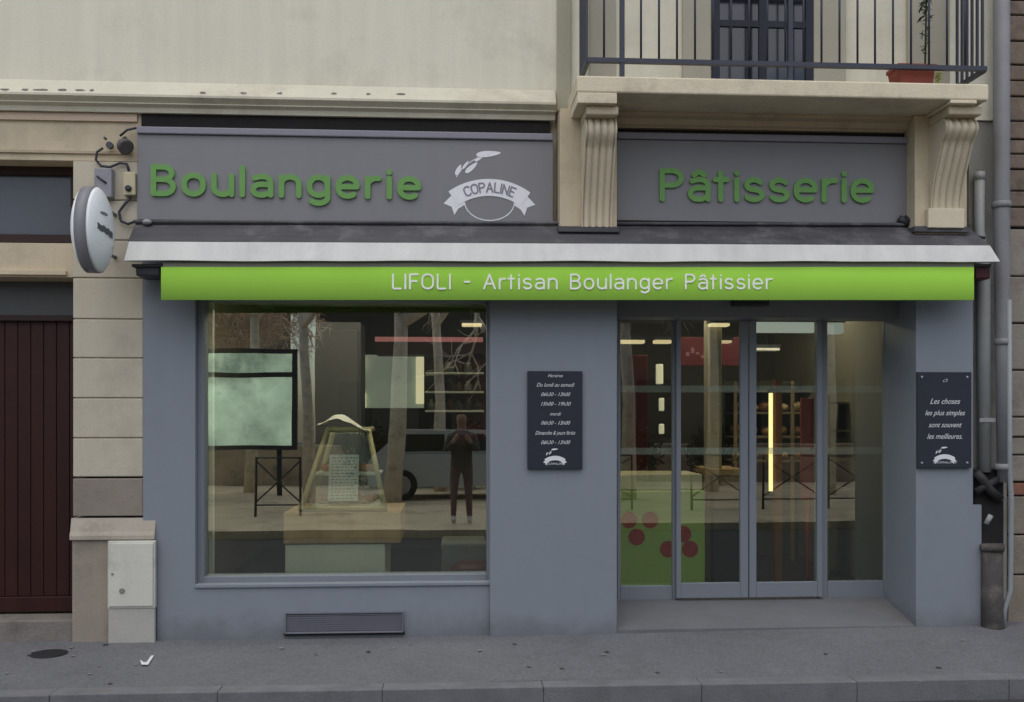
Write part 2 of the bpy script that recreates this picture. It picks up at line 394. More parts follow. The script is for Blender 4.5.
# dark chips along the string course top (patches of lost render)
rnd = random.Random(3)
M_CHIP = mat('chip_dark', (.17, .155, .135), .95, .4, 20)
for a, b in ((0, 12), (22, 30), (33, 50), (58, 68), (75, 86), (90, 95), (200, 207), (240, 248), (276, 283), (330, 337), (366, 371), (396, 406)):
    pts = []
    n = 9; zc0 = Z((a+b)/2, 90.5 if a < 150 else 93.5, -.09)
    cx, hw = (X(a, -.09) + X(b, -.09)) / 2, (X(b, -.09) - X(a, -.09)) / 2
    for k in range(n):
        an = 2*PI*k/n; r = rnd.uniform(.65, 1.1)
        zz = zc0 + math.sin(an) * .014 * r
        yy = -.13 * (zt + .01 - zz) / (zt + .01 - z_a - .005) - .002
        pts.append((cx + math.cos(an) * hw * r, yy, zz))
    m = MB(); m.quad(*pts); m.build('render_chip', M_CHIP, house)

m = MB(); m.box(WL, SX0 - .01, -.022, -.001, Z(60, 121, 0), z_c - .004); m.build('frieze_line', mat('peach_stone', (.55, .43, .33), .9, .1, 3), house)
m = MB(); m.box(WL, X(133, 0), -.018, -.001, Z(60, 153.5, 0), Z(60, 151, 0)); m.build('frieze_fillet', M_MOULD, house)

# stone pier with quoins, left of the shop
xq0, xq1 = X(73, -.03), X(143, -.03)
pier = MB()
ys = [161, 200, 240, 278, 319, 358, 398, 438, 477]
for i in range(len(ys) - 1):
    z1, z0 = Z(108, ys[i], -.03), Z(108, ys[i+1], -.03)
    pier.box(xq0, xq1, -.03, .35, z0 + .004, z1 - .004, .006)
pier.box(xq0 + .012, xq1, -.012, .34, Z(108, 477, -.03), Z(108, 161, -.03) - .01)
pier.build('quoin_pier', mat('quoin_stone', (.53, .485, .385), .9, .08, 2.2, .15, .25, 70, stain=(.36, .32, .26), stain_amt=.5, streak=.06), house)
m = MB(); m.box(xq0, xq1, -.034, .35, Z(108, 516, -.03), Z(108, 478.5, -.03), .006); m.build('plinth_block', M_STONE_BROWN, house)
m = MB(); z0, z1 = Z(108, 539, -.03), Z(108, 518, -.03)
m.prism([(.35, z0), (-.075, z0), (-.075, z0 + .03), (-.06, z0 + .06), (-.035, z1), (.35, z1)], 'x', xq0 - .01, X(156, -.03)); m.build('plinth_moulding', mat('moulding_stone', (.42, .38, .315), .9, .1, 4, .15, .3, 60, stain=(.2, .17, .14), stain_amt=.6), house)
m = MB(); m.box(xq0, X(155.6, -.03), -.05, .35, -.02, z0 - .002, .006); m.build('plinth', mat('plinth_stone', (.32, .28, .23), .9, .12, 3, .15, .3, 60, stain=(.17, .15, .12), stain_amt=.6, streak=.08), house)

# old entrance door bay on the far left
xd0 = X(-75, .22)
m = MB(); m.box(xd0 - 1.2, xd0 - .02, 0, .35, 0, Z(40, 160, 0) - .002); m.build('wall_pier', M_STONE, house)
dr = MB()
zd1 = Z(36, 160, .2)
dr.box(xd0, xq0, .26, .32, Z(36, 321, .22), zd1)
door = MB()
dz0, dz1 = .17, Z(36, 318, .22)
xdm = xq0 - .005
door.box(xd0, xdm, .26, .31, dz0, dz1 - .002)
pw = .098; xx_ = xd0
while xx_ < xdm - .01:
    door.box(xx_ + .002, min(xx_ + pw, xdm) - .002, .240, .259, dz0 + .122, dz1 - .004, .004); xx_ += pw
door.box(xd0, xdm, .225, .259, dz0, dz0 + .12, .006)
door.build('entrance_door', M_DOORRED, house)
m = MB(); m.box(xd0, xdm, .20, .33, Z(36, 321, .2), Z(36, 315, .2), .005); m.build('door_head', M_DOORDK, house)
m = MB(); m.box(xd0, xdm, .27, .30, Z(36, 314.6, .2), Z(36, 279, .2)); m.build('door_transom', mat('transom_grey', (.075, .08, .08), .3, .1, 3, .5), house)
m = MB(); za, zb = Z(36, 277, 0), Z(36, 243, 0)
m.box(xd0, xdm, .0, .33, za, zb, .004); m.box(xd0, X(66, -.02), -.025, -.001, Z(36, 275, 0), Z(36, 271, 0)); m.build('door_lintel', M_STONE, house)
tw = thing  # alias
tf = MB(); y = .2
tf.pbox(-75, 161, 73, 174, y, .1).pbox(-75, 234, 73, 242, y, .1).pbox(70.5, 174.2, 73, 233.8, y, .1); o = tf.build('over_door_window', M_DOORDK, house)
m = MB(); m.pbox(-75, 174, 70.5, 234, .25, .02); m.build('pane', M_TRANSOM, o)
m = MB(); m.box(xd0 - .1, xq0 + .0, -.02, .30, -.03, .155, .012); m.build('door_step', mat('step_stone', (.20, .185, .165), .9, .22, 6, .2, .5, 60, stain=(.1, .09, .08), stain_amt=.7), house)

zs_ = Z(780, 96, -.58) - .003
# pier between the two fascias, behind the left corbel
m = MB(); xa, xb = X(560, -.20), X(617, -.20)
zb0, zb1 = Z(586, 230, -.20), 4.056
m.box(xa, xb, -.20, .06, zb0, zb1 if zb1 < zs_ else zs_, .006); m.build('fascia_pier', M_STONE, house)
m = MB(); xa2, xb2 = X(915, -.20), X(967, -.20); m.box(xa2, xb2, -.20, .06, zb0, min(zb1, zs_), .006); m.build('fascia_pier', M_STONE, house)

for (pa, pb) in ((558, 619), (913, 968)):
    m = MB(); m.box(X(pa, -.21), X(pb, -.21), -.235, .05, Z((pa+pb)/2, 232.5, -.22), Z((pa+pb)/2, 226.5, -.22), .006); m.build('lead_flashing', M_ZINC, house)
# balcony slab + corbels
YB = -.58
sx0, sx1 = X(577, YB), X(989, YB)
zs1, zs0 = Z(780, 79.5, YB), Z(780, 96, YB)
m = MB(); m.box(sx0, sx1, YB, 0, zs0, zs1, .012)
slab = m.build('balcony_slab', M_STONE_PALE, house)
m = MB()
zz0 = zs0 - .003
zl = Z(760, 130, -.06)
m.prism([(0, zz0), (-.16, zz0), (-.155, zz0 - .025), (-.11, zz0 - .04), (-.09, zz0 - .075), (-.07, zl + .012), (-.06, zl), (0, zl)], 'x', X(617.5, -.2), X(914.5, -.2))
m.build('soffit_moulding', M_MOULD, house)
def corbel(pxa, pxb, pyend):
    Yf = -.47
    xa, xb = X(pxa, Yf), X(pxb, Yf)
    top = zs0 - .002
    ztop = Z((pxa+pxb)/2, 108, Yf); zab = Z((pxa+pxb)/2, 117, Yf)
    root = MB(); root.box(X(577.5 if pxa < 700 else 950.5, YB), X(617 if pxa < 700 else 977, YB), YB - .002, -.202, ztop, top, .005)
    o = root.build('corbel', M_STONE_PALE, house)
    m = MB(); m.box(xa - .006, xb + .002, Yf - .06, -.202, zab, ztop - .002, .012); m.build('abacus', M_STONE, o)
    zbot = Z((pxa+pxb)/2 - 8, pyend, -.26)
    if pyend < 215:
        q = MB(); q.box(xa - .03, xb + .01, -.255, -.202, Z((pxa+pxb)/2 - 8, 228, -.25), zbot - .002, .006); q.build('base_block', M_STONE_PALE, o)
    m = MB(); n = 44; k = 61; fl = 4
    prof = []
    for i in range(n + 1):
        t = i / n; z = zab - .002 + (zbot - zab) * t
        bul = .05 * math.sin(min(t / .26, 1) * PI)
        s = .5 + .5 * math.cos(PI * min(max((t - .06) / .94, 0), 1) ** .88)
        prof.append((-.235 - .20 * s - bul, z))
    V = []
    for (y, z) in prof:
        row = []
        for j in range(k):
            u = j / (k - 1)
            if u < .05 or u > .95: dd = 0
            else:
                uu = (u - .05) / .9 * fl; fr = uu - math.floor(uu)
                dd = .024 * (1 - abs(2*fr - 1) ** 2.2) - .004
                dd = .020 - dd if False else (.026 * (abs(2*fr - 1) ** 2.6))
            row.append(m.bm.verts.new((xa + (xb - xa) * u, y + dd, z)))
        V.append(row)
    for i in range(n):
        for j in range(k - 1):
            f = m.bm.faces.new((V[i][j], V[i][j+1], V[i+1][j+1], V[i+1][j])); f.smooth = True
    for j in (0, k - 1):
        back = [m.bm.verts.new((V[i][j].co.x, -.202, prof[i][1])) for i in range(n + 1)]
        fr_ = [m.bm.verts.new(V[i][j].co) for i in range(n + 1)]
        for i in range(n): m.bm.faces.new((fr_[i], fr_[i+1], back[i+1], back[i]))
    m.build('scroll', mat('scroll_stone', (.60, .53, .40), .88, .09, 3, .15, .2, 60, stain=(.28, .24, .18), stain_amt=.6, streak=.08), o)
    # incised volute line on the visible side
    return o
corbel(586, 617, 226)
corbel(946, 978, 208)

# balcony back wall: pilasters, window, side pieces
def up(pxa, pxb, name, mtl, Y, z0=4.06, z1=6.9):
    m = MB(); m.box(X(pxa, Y), X(pxb, Y), Y, -.001, z0, z1, .004); return m.build(name, mtl, house)
M_BEIGE = mat('beige_pilaster', (.40, .38, .31), .9, .08, 2, .15, .2, 60, streak=.05)
up(557, 571, 'wall_pilaster', mat('greenish_pilaster', (.37, .36, .27), .9, .08, 2), -.03)
up(590, 616, 'wall_pilaster', M_BEIGE, -.03)
up(683, 711, 'window_surround', M_BEIGE, -.035)
up(814, 846, 'window_surround', M_BEIGE, -.035)
up(908, 950, 'wall_pilaster', M_BEIGE, -.03)
wf = MB(); xa, xb = X(712, -.02), X(813, -.02)
for xx in (xa, (xa+xb)/2 - .03, xb - .06): wf.box(xx, xx + .06, -.03, -.002, 4.061, 6.4)
for zz in (4.061, 4.75, 5.6, 6.34): wf.box(xa + .061, (xa+xb)/2 - .031, -.028, -.002, zz, zz + .05).box((xa+xb)/2 + .031, xb - .061, -.028, -.002, zz, zz + .05)
bw = wf.build('balcony_window', mat('navy_window_frame', (.02, .022, .035), .4, .1, 5), house)
m = MB(); m.box(xa + .01, xb - .01, -.012, -.003, 4.07, 6.38); m.build('pane', mat('dark_pane', (.012, .013, .018), .08, .1, 3, .7), bw)

# railing
rail = thing('balcony_railing', 'dark iron railing with thin upright bars along the edge of the balcony', 'railing', (X(780, YB), YB + .06, zs1))
YR = YB + .07
zr = Z(780, 64.5, YR)
rx0, rx1 = X(588, YR), X(986, YR)
zhand = zs1 + 1.0
m = MB(); m.box(rx0, rx1, YR - .02, YR + .02, zr - .016, zr + .016); m.build('bottom_rail', M_RAIL, rail)
m = MB(); m.box(rx0 - .02, rx1 + .02, YR - .025, YR + .025, zhand, zhand + .03); m.build('handrail', M_RAIL, rail)
for px in [604, 641, 659, 677, 695] + [713 + 18.1*k for k in range(6)] + [821.5, 839.5, 857.5, 875, 893, 911, 929, 947, 965]:
    m = MB(); xx = X(px, YR); m.tube([(xx, YR, zr + .01), (xx, YR, zhand)], .0085, 8); m.build('baluster', M_RAIL, rail)
for px in (622, 790):
    m = MB(); xx = X(px, YR); m.box(xx - .017, xx + .017, YR - .017, YR + .017, zs1, zhand); m.build('post', M_RAIL, rail)
for xs_ in (rx0, rx1):
    m = MB(); m.box(xs_ - .016, xs_ + .016, YR + .021, -.04, zr - .016, zr + .016); m.build('bottom_rail', M_RAIL, rail)
    m = MB(); m.box(xs_ - .02, xs_ + .02, YR + .026, -.04, zhand, zhand + .03); m.build('handrail', M_RAIL, rail)
    for k in range(6):
        yy = YR + .05 + k * .075
        m = MB(); m.box(xs_ - .007, xs_ + .007, yy - .012, yy + .012, zr + .017, zhand - .001); m.build('baluster', M_RAIL, rail)

# flower trough on the balcony
pc = P(918, 79, YR + .14)
pot = thing('plant_trough', 'terracotta trough with yellow flowers and a tall dark plant on the balcony', 'planter', (pc.x, YR + .14, zs1))
x0, x1 = X(896, YR + .1), X(932, YR + .1)
m = MB(); z0 = zs1 + .002; z1 = z0 + .15
m.hexa((x0 + .02, YR + .06, z0), (x1 - .02, YR + .06, z0), (x1, YR + .05, z1), (x0, YR + .05, z1), (x0 + .02, YR + .22, z0), (x1 - .02, YR + .22, z0), (x1, YR + .24, z1), (x0, YR + .24, z1))
m.box(x0 - .012, x1 + .012, YR + .04, YR + .25, z1 + .001, z1 + .03, .005); m.build('trough', M_TERRA, pot)
rnd = random.Random(5)
def leafblob(c, r, n, ln, rr, wd=.35):
    m = MB()
    for i in range(n):
        d = Vector((rr.gauss(0, 1), rr.gauss(0, 1), rr.gauss(0, 1))).normalized() * rr.uniform(.2, 1)
        p = Vector(c) + Vector((d.x * r[0], d.y * r[1], d.z * r[2]))
        a = Vector((rr.gauss(0, 1), rr.gauss(0, 1), rr.gauss(0, 1))).normalized(); b = a.orthogonal().normalized()
        l = ln * rr.uniform(.6, 1.2)
        m.quad(p - a*l, p + b*l*wd, p + a*l, p - b*l*wd)
    return m
xp = X(925, YR + .14)
m = leafblob((xp, YR + .14, z1 + .55), (.05, .05, .52), 170, .035, rnd); m.build('plant', M_LEAF, pot)
m = MB(); m.tube([(xp, YR + .14, z1 - .02), (xp + .01, YR + .14, z1 + .5), (xp - .01, YR + .14, z1 + 1.0)], [.008, .006, .003], 6); m.build('stem', M_LEAF, pot)
m = leafblob((X(937, YR + .08), YR + .06, zs1 + .075), (.035, .04, .07), 90, .02, rnd); m.build('flower', M_YEL, pot)

# ================================================================== SHOPFRONT
shop = thing('bakery_shopfront', 'blue grey painted bakery shopfront with display window and glass entrance', 'shopfront', (X(560, -.1), -.1, 0))
zTop = 2.93
YP = -.04
# left pilaster: narrow above, wider plinth to the ground
m = MB(); m.box(X(143, YP), X(195, YP), YP, .12, Z(170, 541, YP) , zTop); m.build('pilaster', M_GREY, shop)
YC = -.10
m = MB(); m.box(X(157, -.04), X(489.6, -.04) , -.04, .34, -.02, Z(330, 587, -.04)); m.build('base_panel', M_GREY, shop)
m = MB(); m.box(X(157, -.04), X(195, -.04), -.04, .12, Z(330, 587, -.04) + .0003, Z(170, 541, YP) - .0003); m.build('pilaster_foot', M_GREY, shop)
m = MB(); m.box(X(490, YC), X(617, YC), YC, .50, -.02, zTop, .006); m.build('central_pillar', M_GREY, shop)
m = MB(); m.box(X(916, YC), X(973, YC), YC, .50, Z(945, 505, YC) + .0003, zTop); m.build('right_pillar', M_GREY, shop)
m = MB(); m.box(X(916, YC) , X(981.5, YC), YC, .50, -.02, Z(945, 505, YC)); m.build('right_pillar_base', M_GREY, shop)
# shadowed head above the window and doors
m = MB(); m.box(X(195, .02), X(489.6, .02), .02, .34, Z(340, 302, .1), zTop - .002); m.build('window_head', M_GREY, shop)

# display window
YG = .10
gx0, gx1 = X(206, YG), X(486.5, YG); gz0 = Z(346, 574, YG); gz1 = Z(340, 302, .1) - .004
win = MB()
win.box(X(197.5, .03), gx0, .03, .20, gz0 - .05, gz1)
win.box(gx1, gx1 + .055, .03, .20, gz0 - .05, gz1)
wz = Z(330, 587, -.04) + .001
win.box(gx0 + .001, gx1 - .001, .03, .20, wz, gz0, .003)
wino = win.build('display_window', M_FRAME, shop)
m = MB(); m.box(X(195, -.04), gx1 + .05, -.055, .029, wz + .001, wz + .03, .006); m.build('sill', M_GREY, wino)
M_GLASS = glass('shop_glass', .31, (.84, .92, .86))
M_GLASS2 = glass('door_glass', .165, (.78, .86, .80))
m = MB(); m.quad((gx0 - .01, YG, gz0 - .01), (gx1 + .01, YG, gz0 - .01), (gx1 + .01, YG, gz1), (gx0 - .01, YG, gz1)); m.build('pane', M_GLASS, wino)
m = MB(); m.box(X(205.5, .2), X(214.5, .26), .205, .26, gz0 - .05, gz1 + .2); m.build('inner_jamb', mat('jamb_white', (.62, .64, .58), .6, .1, 4), wino)

# entrance: recess, threshold, sliding doors
YD = .42
rx0_, rx1_ = X(617, YC), X(916, YC)
m = MB()
zth0 = .040; zth1 = Z(750, 598, YD)
m.hexa((rx0_ + .002, YC + .01, -.03), (rx1_ - .002, YC + .01, -.03), (rx1_ - .002, YC + .01, zth0), (rx0_ + .002, YC + .01, zth0),
       (rx0_ + .002, YD + .1, -.03), (rx1_ - .002, YD + .1, -.03), (rx1_ - .002, YD + .1, zth1), (rx0_ + .002, YD + .1, zth1))
m.build('threshold', M_THRESH, shop)
m = MB(); zl0 = Z(750, 320, YD)
m.box(rx0_ + .002, rx1_ - .002, .2, .49, zl0, zTop - .002); m.build('door_head', M_FRAME, shop)
m = MB(); m.box(X(733, .14), X(768, .14), .10, .199, Z(750, 306, .14), Z(750, 298, .14), .01); m.build('door_sensor', M_IRON, shop)
def leaf(name, a, b, ga, gb, bottom_px, gb_px, Y, glass_m=M_GLASS2):
    """framed glazed panel between pixels a-b, glass ga-gb"""
    z0 = Z(750, bottom_px, Y); zg = Z(750, gb_px, Y)
    m = MB(); x0, x1, xa, xb = X(a, Y), X(b, Y), X(ga, Y), X(gb, Y)
    zt = zl0 + (.03 if Y < YD else .0) - .002
    m.box(x0, xa, Y, Y + .045, z0, zt, .003); m.box(xb, x1, Y, Y + .045, z0, zt, .003)
    m.box(xa + .001, xb - .001, Y + .001, Y + .044, z0, zg, .003)
    o = m.build(name, M_FRAME, shop)
    p = MB(); p.quad((xa - .005, Y + .022, zg - .005), (xb + .005, Y + .022, zg - .005), (xb + .005, Y + .022, zt), (xa - .005, Y + .022, zt)); p.build('pane', glass_m, o)
    for py in (389, 451):
        s = MB(); zc_ = Z(750, py, Y); s.box(xa + .002, xb - .002, Y + .0255, Y + .027, zc_ - .028, zc_ + .028); s.build('safety_strip', M_STRIP, o)
    return o
M_STRIP = bpy.data.materials.new('frosted_strip'); M_STRIP.use_nodes = True
_n = M_STRIP.node_tree; _b = _n.nodes['Principled BSDF']; _t = _n.nodes.new('ShaderNodeBsdfTransparent'); _m = _n.nodes.new('ShaderNodeMixShader')
_b.inputs['Base Color'].default_value = (.5, .52, .48, 1); _m.inputs[0].default_value = .28
_n.links.new(_t.outputs[0], _m.inputs[1]); _n.links.new(_b.outputs[0], _m.inputs[2]); _n.links.new(_m.outputs[0], _n.nodes['Material Output'].inputs['Surface'])
leaf('side_light', 617.5, 680, 620.5, 672.5, 599, 585, YD + .05)
leaf('side_light', 816, 889, 827.5, 884, 599, 582, YD + .05)
leaf('sliding_door', 676.5, 748.4, 681, 740.5, 597.5, 582.5, YD)
leaf('sliding_door', 749.4, 822.5, 756.5, 817.5, 597.5, 582.5, YD)

# vent grille at the foot of the shop
vx0, vx1 = X(285, -.075), X(403, -.075); vz0, vz1 = Z(345, 633.2, -.075), Z(345, 612.5, -.075)
vent = thing('vent_grille', 'grey louvred air vent at pavement level under the display window', 'vent', ((vx0+vx1)/2, -.06, vz0))
m = MB(); t_ = .007
m.box(vx0, vx1, -.075, -.042, vz0, vz0 + t_).box(vx0, vx1, -.075, -.042, vz1 - t_, vz1).box(vx0, vx0 + t_, -.0748, -.042, vz0 + t_ + .001, vz1 - t_ - .001).box(vx1 - t_, vx1, -.0748, -.042, vz0 + t_ + .001, vz1 - t_ - .001)
M_VENT = mat('vent_grey', (.165, .17, .20), .5, .08, 6, .3)
m.build('frame', M_VENT, vent)
m = MB(); ns = 9
for k in range(ns):
    zc_ = vz0 + t_ + (vz1 - vz0 - 2*t_) * (k + .5) / ns; hh = (vz1 - vz0 - 2*t_) / ns * .5
    m.prism([(-.07, zc_ - hh), (-.066, zc_ - hh), (-.046, zc_ + hh * .9), (-.050, zc_ + hh * .9)], 'x', vx0 + t_, vx1 - t_)
m.build('louvre', M_VENT, vent)
m = MB(); m.box(vx0 + t_, vx1 - t_, -.0435, -.0415, vz0 + t_, vz1 - t_); m.build('backing', M_DARKGAP_SHADOW, vent)
m = MB(); m.box(vx0 - .012, vx1 + .012, -.062, -.0415, vz0 - .018, vz0 - .001); m.build('shadow_strip', M_DARKGAP_SHADOW, vent)  # dark strip laid in as the shadow under the vent

# ================================================================== FASCIA SIGNS
def fascia(a, b, pyt, pyb, label, x_gap):
    Y = -.06
    x0, x1 = X(a, Y), X(b, Y); mid = (a + b) / 2
    z0, z1 = Z(mid, pyb, Y), Z(mid, pyt, Y)
    th = thing('fascia_sign', label, 'shop sign', ((x0+x1)/2, 0, z0))
    m = MB(); m.box(x0, x1, Y, .055, z0, z1 - .055, .003); m.build('panel', M_GREY_FASCIA, th)
    m = MB(); m.box(x0, x1, Y - .022, .055, z1 - .053, z1, .008); m.build('top_rail', mat('fascia_rail', (.22, .22, .26), .4, .05, 4, .4), th)
    m = MB(); m.box(x0 + .02, x1 - .02, -.02, .055, z1 + .002, z1 + (.115 if a < 300 else .06)); m.build('blind_gap', M_DARKGAP_SHADOW, th)
    return th, Y
f1, YF = fascia(137, 553, 130.5, 222, 'long grey fascia with green Boulangerie lettering and a white ribbon emblem', 0)
f2, YF = fascia(617, 916.5, 135, 222, 'grey fascia with green Pâtisserie lettering between the two stone corbels', 0)
def word_on(px0, px1, base0, base1, top0, text, par, Y, mtl, stroke, t1, gap=.14):
    """baseline from (px0,base0) to (px1,base1)"""
    a, b = P(px0, base0, Y), P(px1, base1, Y)
    ux = (b - a); w = ux.length; ux.normalize()
    h = (P(px0, top0, Y) - a).z
    uz = Vector((0, 0, 1))
    hs = h / (1 + stroke)          # centre-line cap height
    Mx = plane_map(a + uz * hs * stroke / 2, ux, uz)
    write_word(text, par, mtl, Mx, hs, w, stroke, 0.001, t1, gap)
word_on(150.5, 422, 196.5, 200.5, 164.5, 'Boulangerie', f1, YF, M_GREEN_LET, .205, .020, .20)
word_on(658.5, 874, 202, 203.5, 168.5, 'P\u00e2tisserie', f2, YF, M_GREEN_LET, .185, .020, .16)

def ribbon_logo(par, Y, cx, cy, R, k, mtl, txtm, full=True):
    """ribbon banner bent over an arc, wheat ear above, thin circle below; k = metres per photo pixel"""
    o = P(cx, cy, Y)
    Mx = plane_map((o.x, Y, o.z))
    # banner: arc strip between two radii
    m = MB()
    def pt(a, r): return (r * math.sin(a), r * math.cos(a) - R)
    n = 24; a1 = .62; hb = 8.5 * k
    rr0, rr1 = R - hb, R + hb
    V = [[m.bm.verts.new(Mx(*pt(-a1 + 2*a1*i/n, r), .004)) for r in (rr0, rr1)] for i in range(n + 1)]
    for i in range(n): m.bm.faces.new((V[i][0], V[i+1][0], V[i+1][1], V[i][1]))
    # tails
    for s in (-1, 1):
        def tp(a, r): p = pt(s * a, r); return m.bm.verts.new(Mx(p[0], p[1], .0025))
        e = rr0 - 2.6*k; f_ = rr1 - 5.0*k
        q = [tp(.50, e), tp(.50, e + 6*k), tp(a1 + .005, f_), tp(.79, f_ - 1.0*k), tp(.73, (e + f_) / 2 - 1.5*k), tp(.80, e - 2.0*k), tp(.66, e)]
        m.bm.faces.new(q)
    bo = m.build('emblem_ribbon', mtl, par)
    if full:
        # letters on the ribbon
        txt = 'COPALINE'; lay, tot = word_layout(txt, .14, .13)
        span = .42 * 2; hh = 9.0 * k
        for ch, x, st in lay:
            lm = MB()
            for j, s in enumerate(st):
                w = []
                for p0, p1 in zip(s[:-1], s[1:]):
                    for q in range(3): w.append((p0[0] + (p1[0]-p0[0])*q/3, p0[1] + (p1[1]-p0[1])*q/3))
                w.append(s[-1])
                s2 = [pt(-.42 + span * (x + a) / tot, R - hh/2 + b*hh) for a, b in w]
                cl = (len(s) > 12 and abs(s[0][0]-s[-1][0]) < 1e-3 and abs(s[0][1]-s[-1][1]) < 1e-3)
                lm.ribbon(s2, 1.5*k, Mx, .0042, .0065 - j*.0003, closed=cl)
            lm.build('letter', txtm, par)
        c = MB(); c.ribbon([(-29*k*math.cos(t) * .86, -14*k - 19*k*math.sin(t)) for t in [PI*(i/24) for i in range(25)]], 1.0*k, Mx, .0005, .002); c.build('emblem_arc', mtl, par)
    # wheat ear: leaf shaped grains on a stalk
    w = MB()
    def grain(x, z, an, l, h):
        pts = []
        for i in range(14):
            t = 2*PI*i/14
            px_, pz_ = math.cos(t)*l, math.sin(t)*h*(1 - .35*math.cos(t))
            pts.append(Mx((x + px_*math.cos(an) - pz_*math.sin(an))*k, (z + px_*math.sin(an) + pz_*math.cos(an))*k, .003))
        w.quad(*pts)
    grain(-31, 17, 1.15, 6, 2.2); grain(-18, 19.5, .72, 8, 2.4); grain(-1, 33.5, .10, 12.5, 3.0)
    if full: grain(-24, 22, .95, 5, 1.3); grain(-11, 28, .5, 4.5, 1.2)
    w.ribbon([(-33*k, 10*k), (-27*k, 19*k), (-18*k, 26*k), (-10*k, 30.5*k)], .8*k, Mx, .0005, .002)
    w.build('emblem_wheat', mtl, par)
kpx = (X(520, YF) - X(460, YF)) / 60
ribbon_logo(f1, YF, 489.5, 187.5, 62 * kpx, kpx, M_LOGO, M_GREYTXT)

# ================================================================== AWNING
aw = thing('shop_awning', 'grey topped awning with white front edge and bright green valance over the shopfront', 'awning', (X(560, -.3), -.2, 2.6))
YA = -.36
# sloping weathered top
tl, tr = P(136, 223, -.06), P(917, 223, -.06)
tr2 = P(967, 226, -.06)
fl, fr2 = P(128, 241.5, YA), P(990, 245.5, YA)
m = MB()
nseg = 40
def lerp(a, b, t): return a + (b - a) * t
rowsV = []
for j in range(6):
    row = []
    for i in range(nseg + 1):
        t = i / nseg
        p = lerp(lerp(tl, tr2, t), lerp(fl, fr2, t), j / 5)
        p.z += .008 * noise.noise((p.x * 2.3, j * .7, 1)) + (.006 if j in (2, 4) else 0)
        row.append(m.bm.verts.new(p))
    rowsV.append(row)
for j in range(5):
    for i in range(nseg): m.bm.faces.new((rowsV[j][i], rowsV[j][i+1], rowsV[j+1][i+1], rowsV[j+1][i]))
m.build('awning_top', M_ZINC, aw)
# rolled edges on the top
m = MB(); m.tube([lerp(tl, tr2, i/10) + Vector((0, -.03, .004)) for i in range(11)], .014, 8); m.tube([lerp(fl, fr2, i/10) + Vector((0, .035, .014)) for i in range(11)], .010, 8); m.build('seam', M_ZINC, aw)
m = MB(); m.tube([P(905, 216, -.09), P(912, 222, -.12), P(935, 229, -.16), P(985, 238, -.2)], .012, 8); m.tube([P(899, 218, -.09), P(908, 224, -.09)], .028, 8); m.build('roof_cable', M_IRON, aw)
m = MB(); m.ball(P(147, 222, -.12), (.035, .03, .022)); m.build('roof_cap', M_PIPE_L, aw)
# white front strip
a, b = P(124, 260.5, YA - .035), P(1000, 261.5, YA - .035)
c, d_ = P(990, 245.5, YA), P(129, 241.5, YA)
back = Vector((0, .06, 0))
m = MB(); fr = []
for i in range(81):
    t = i / 80; w_ = Vector((0, .006 * noise.noise((t * 14, 2, 2)), .006 * noise.noise((t * 11, 7, 1))))
    fr.append([m.bm.verts.new(p) for p in (lerp(a, b, t) + w_, lerp(d_, c, t), lerp(d_, c, t) + back, lerp(a, b, t) + back + w_)])
for i in range(80):
    p, q = fr[i], fr[i+1]
    for k in range(4): m.bm.faces.new((p[k], q[k], q[(k+1) % 4], p[(k+1) % 4]))
m.bm.faces.new(fr[0]); m.bm.faces.new(fr[-1]); m.build('front_strip', M_AWNWHITE, aw)
# underside box
a2, b2 = P(129, 264, YA + .03), P(995, 264, YA + .03)
m = MB()
zu = min(a2.z, b2.z)
m.hexa(a2 + Vector((.02, 0, -.02)), b2 + Vector((-.03, 0, -.02)), b2 + Vector((-.03, 0, .0)), a2 + Vector((.02, 0, .0)),
       Vector((a2.x + .02, -.062, a2.z - .02)), Vector((b2.x - .03, -.062, b2.z - .02)), Vector((b2.x - .03, -.062, b2.z)), Vector((a2.x + .02, -.062, a2.z)))
m.build('awning_underside', mat('awning_under', (.06, .06, .065), .8), aw)
m = MB(); a3, b3 = P(163, 267.2, YA + .002), P(974, 267.2, YA + .002); a4, b4 = P(163, 262.5, YA + .002), P(974, 262.5, YA + .002); bk = Vector((0, .02, 0))
m.hexa(a3, b3, b4, a4, a3 + bk, b3 + bk, b4 + bk, a4 + bk); m.build('front_bar', mat('front_bar_grey', (.22, .22, .18), .5, .1, 5), aw)
for (pa, pb, mm) in ((136, 160, M_IRON), (975, 990, mat('dark_red_cap', (.06, .015, .018), .5))):
    m = MB(); p0 = P(pa, 279 if pa > 500 else 276, YA + .06); p1 = P(pb, 266.5, YA + .06)
    m.box(p0.x, p1.x, YA + .05, -.07, p0.z, p1.z, .012); m.build('arm_bracket', mm, aw)
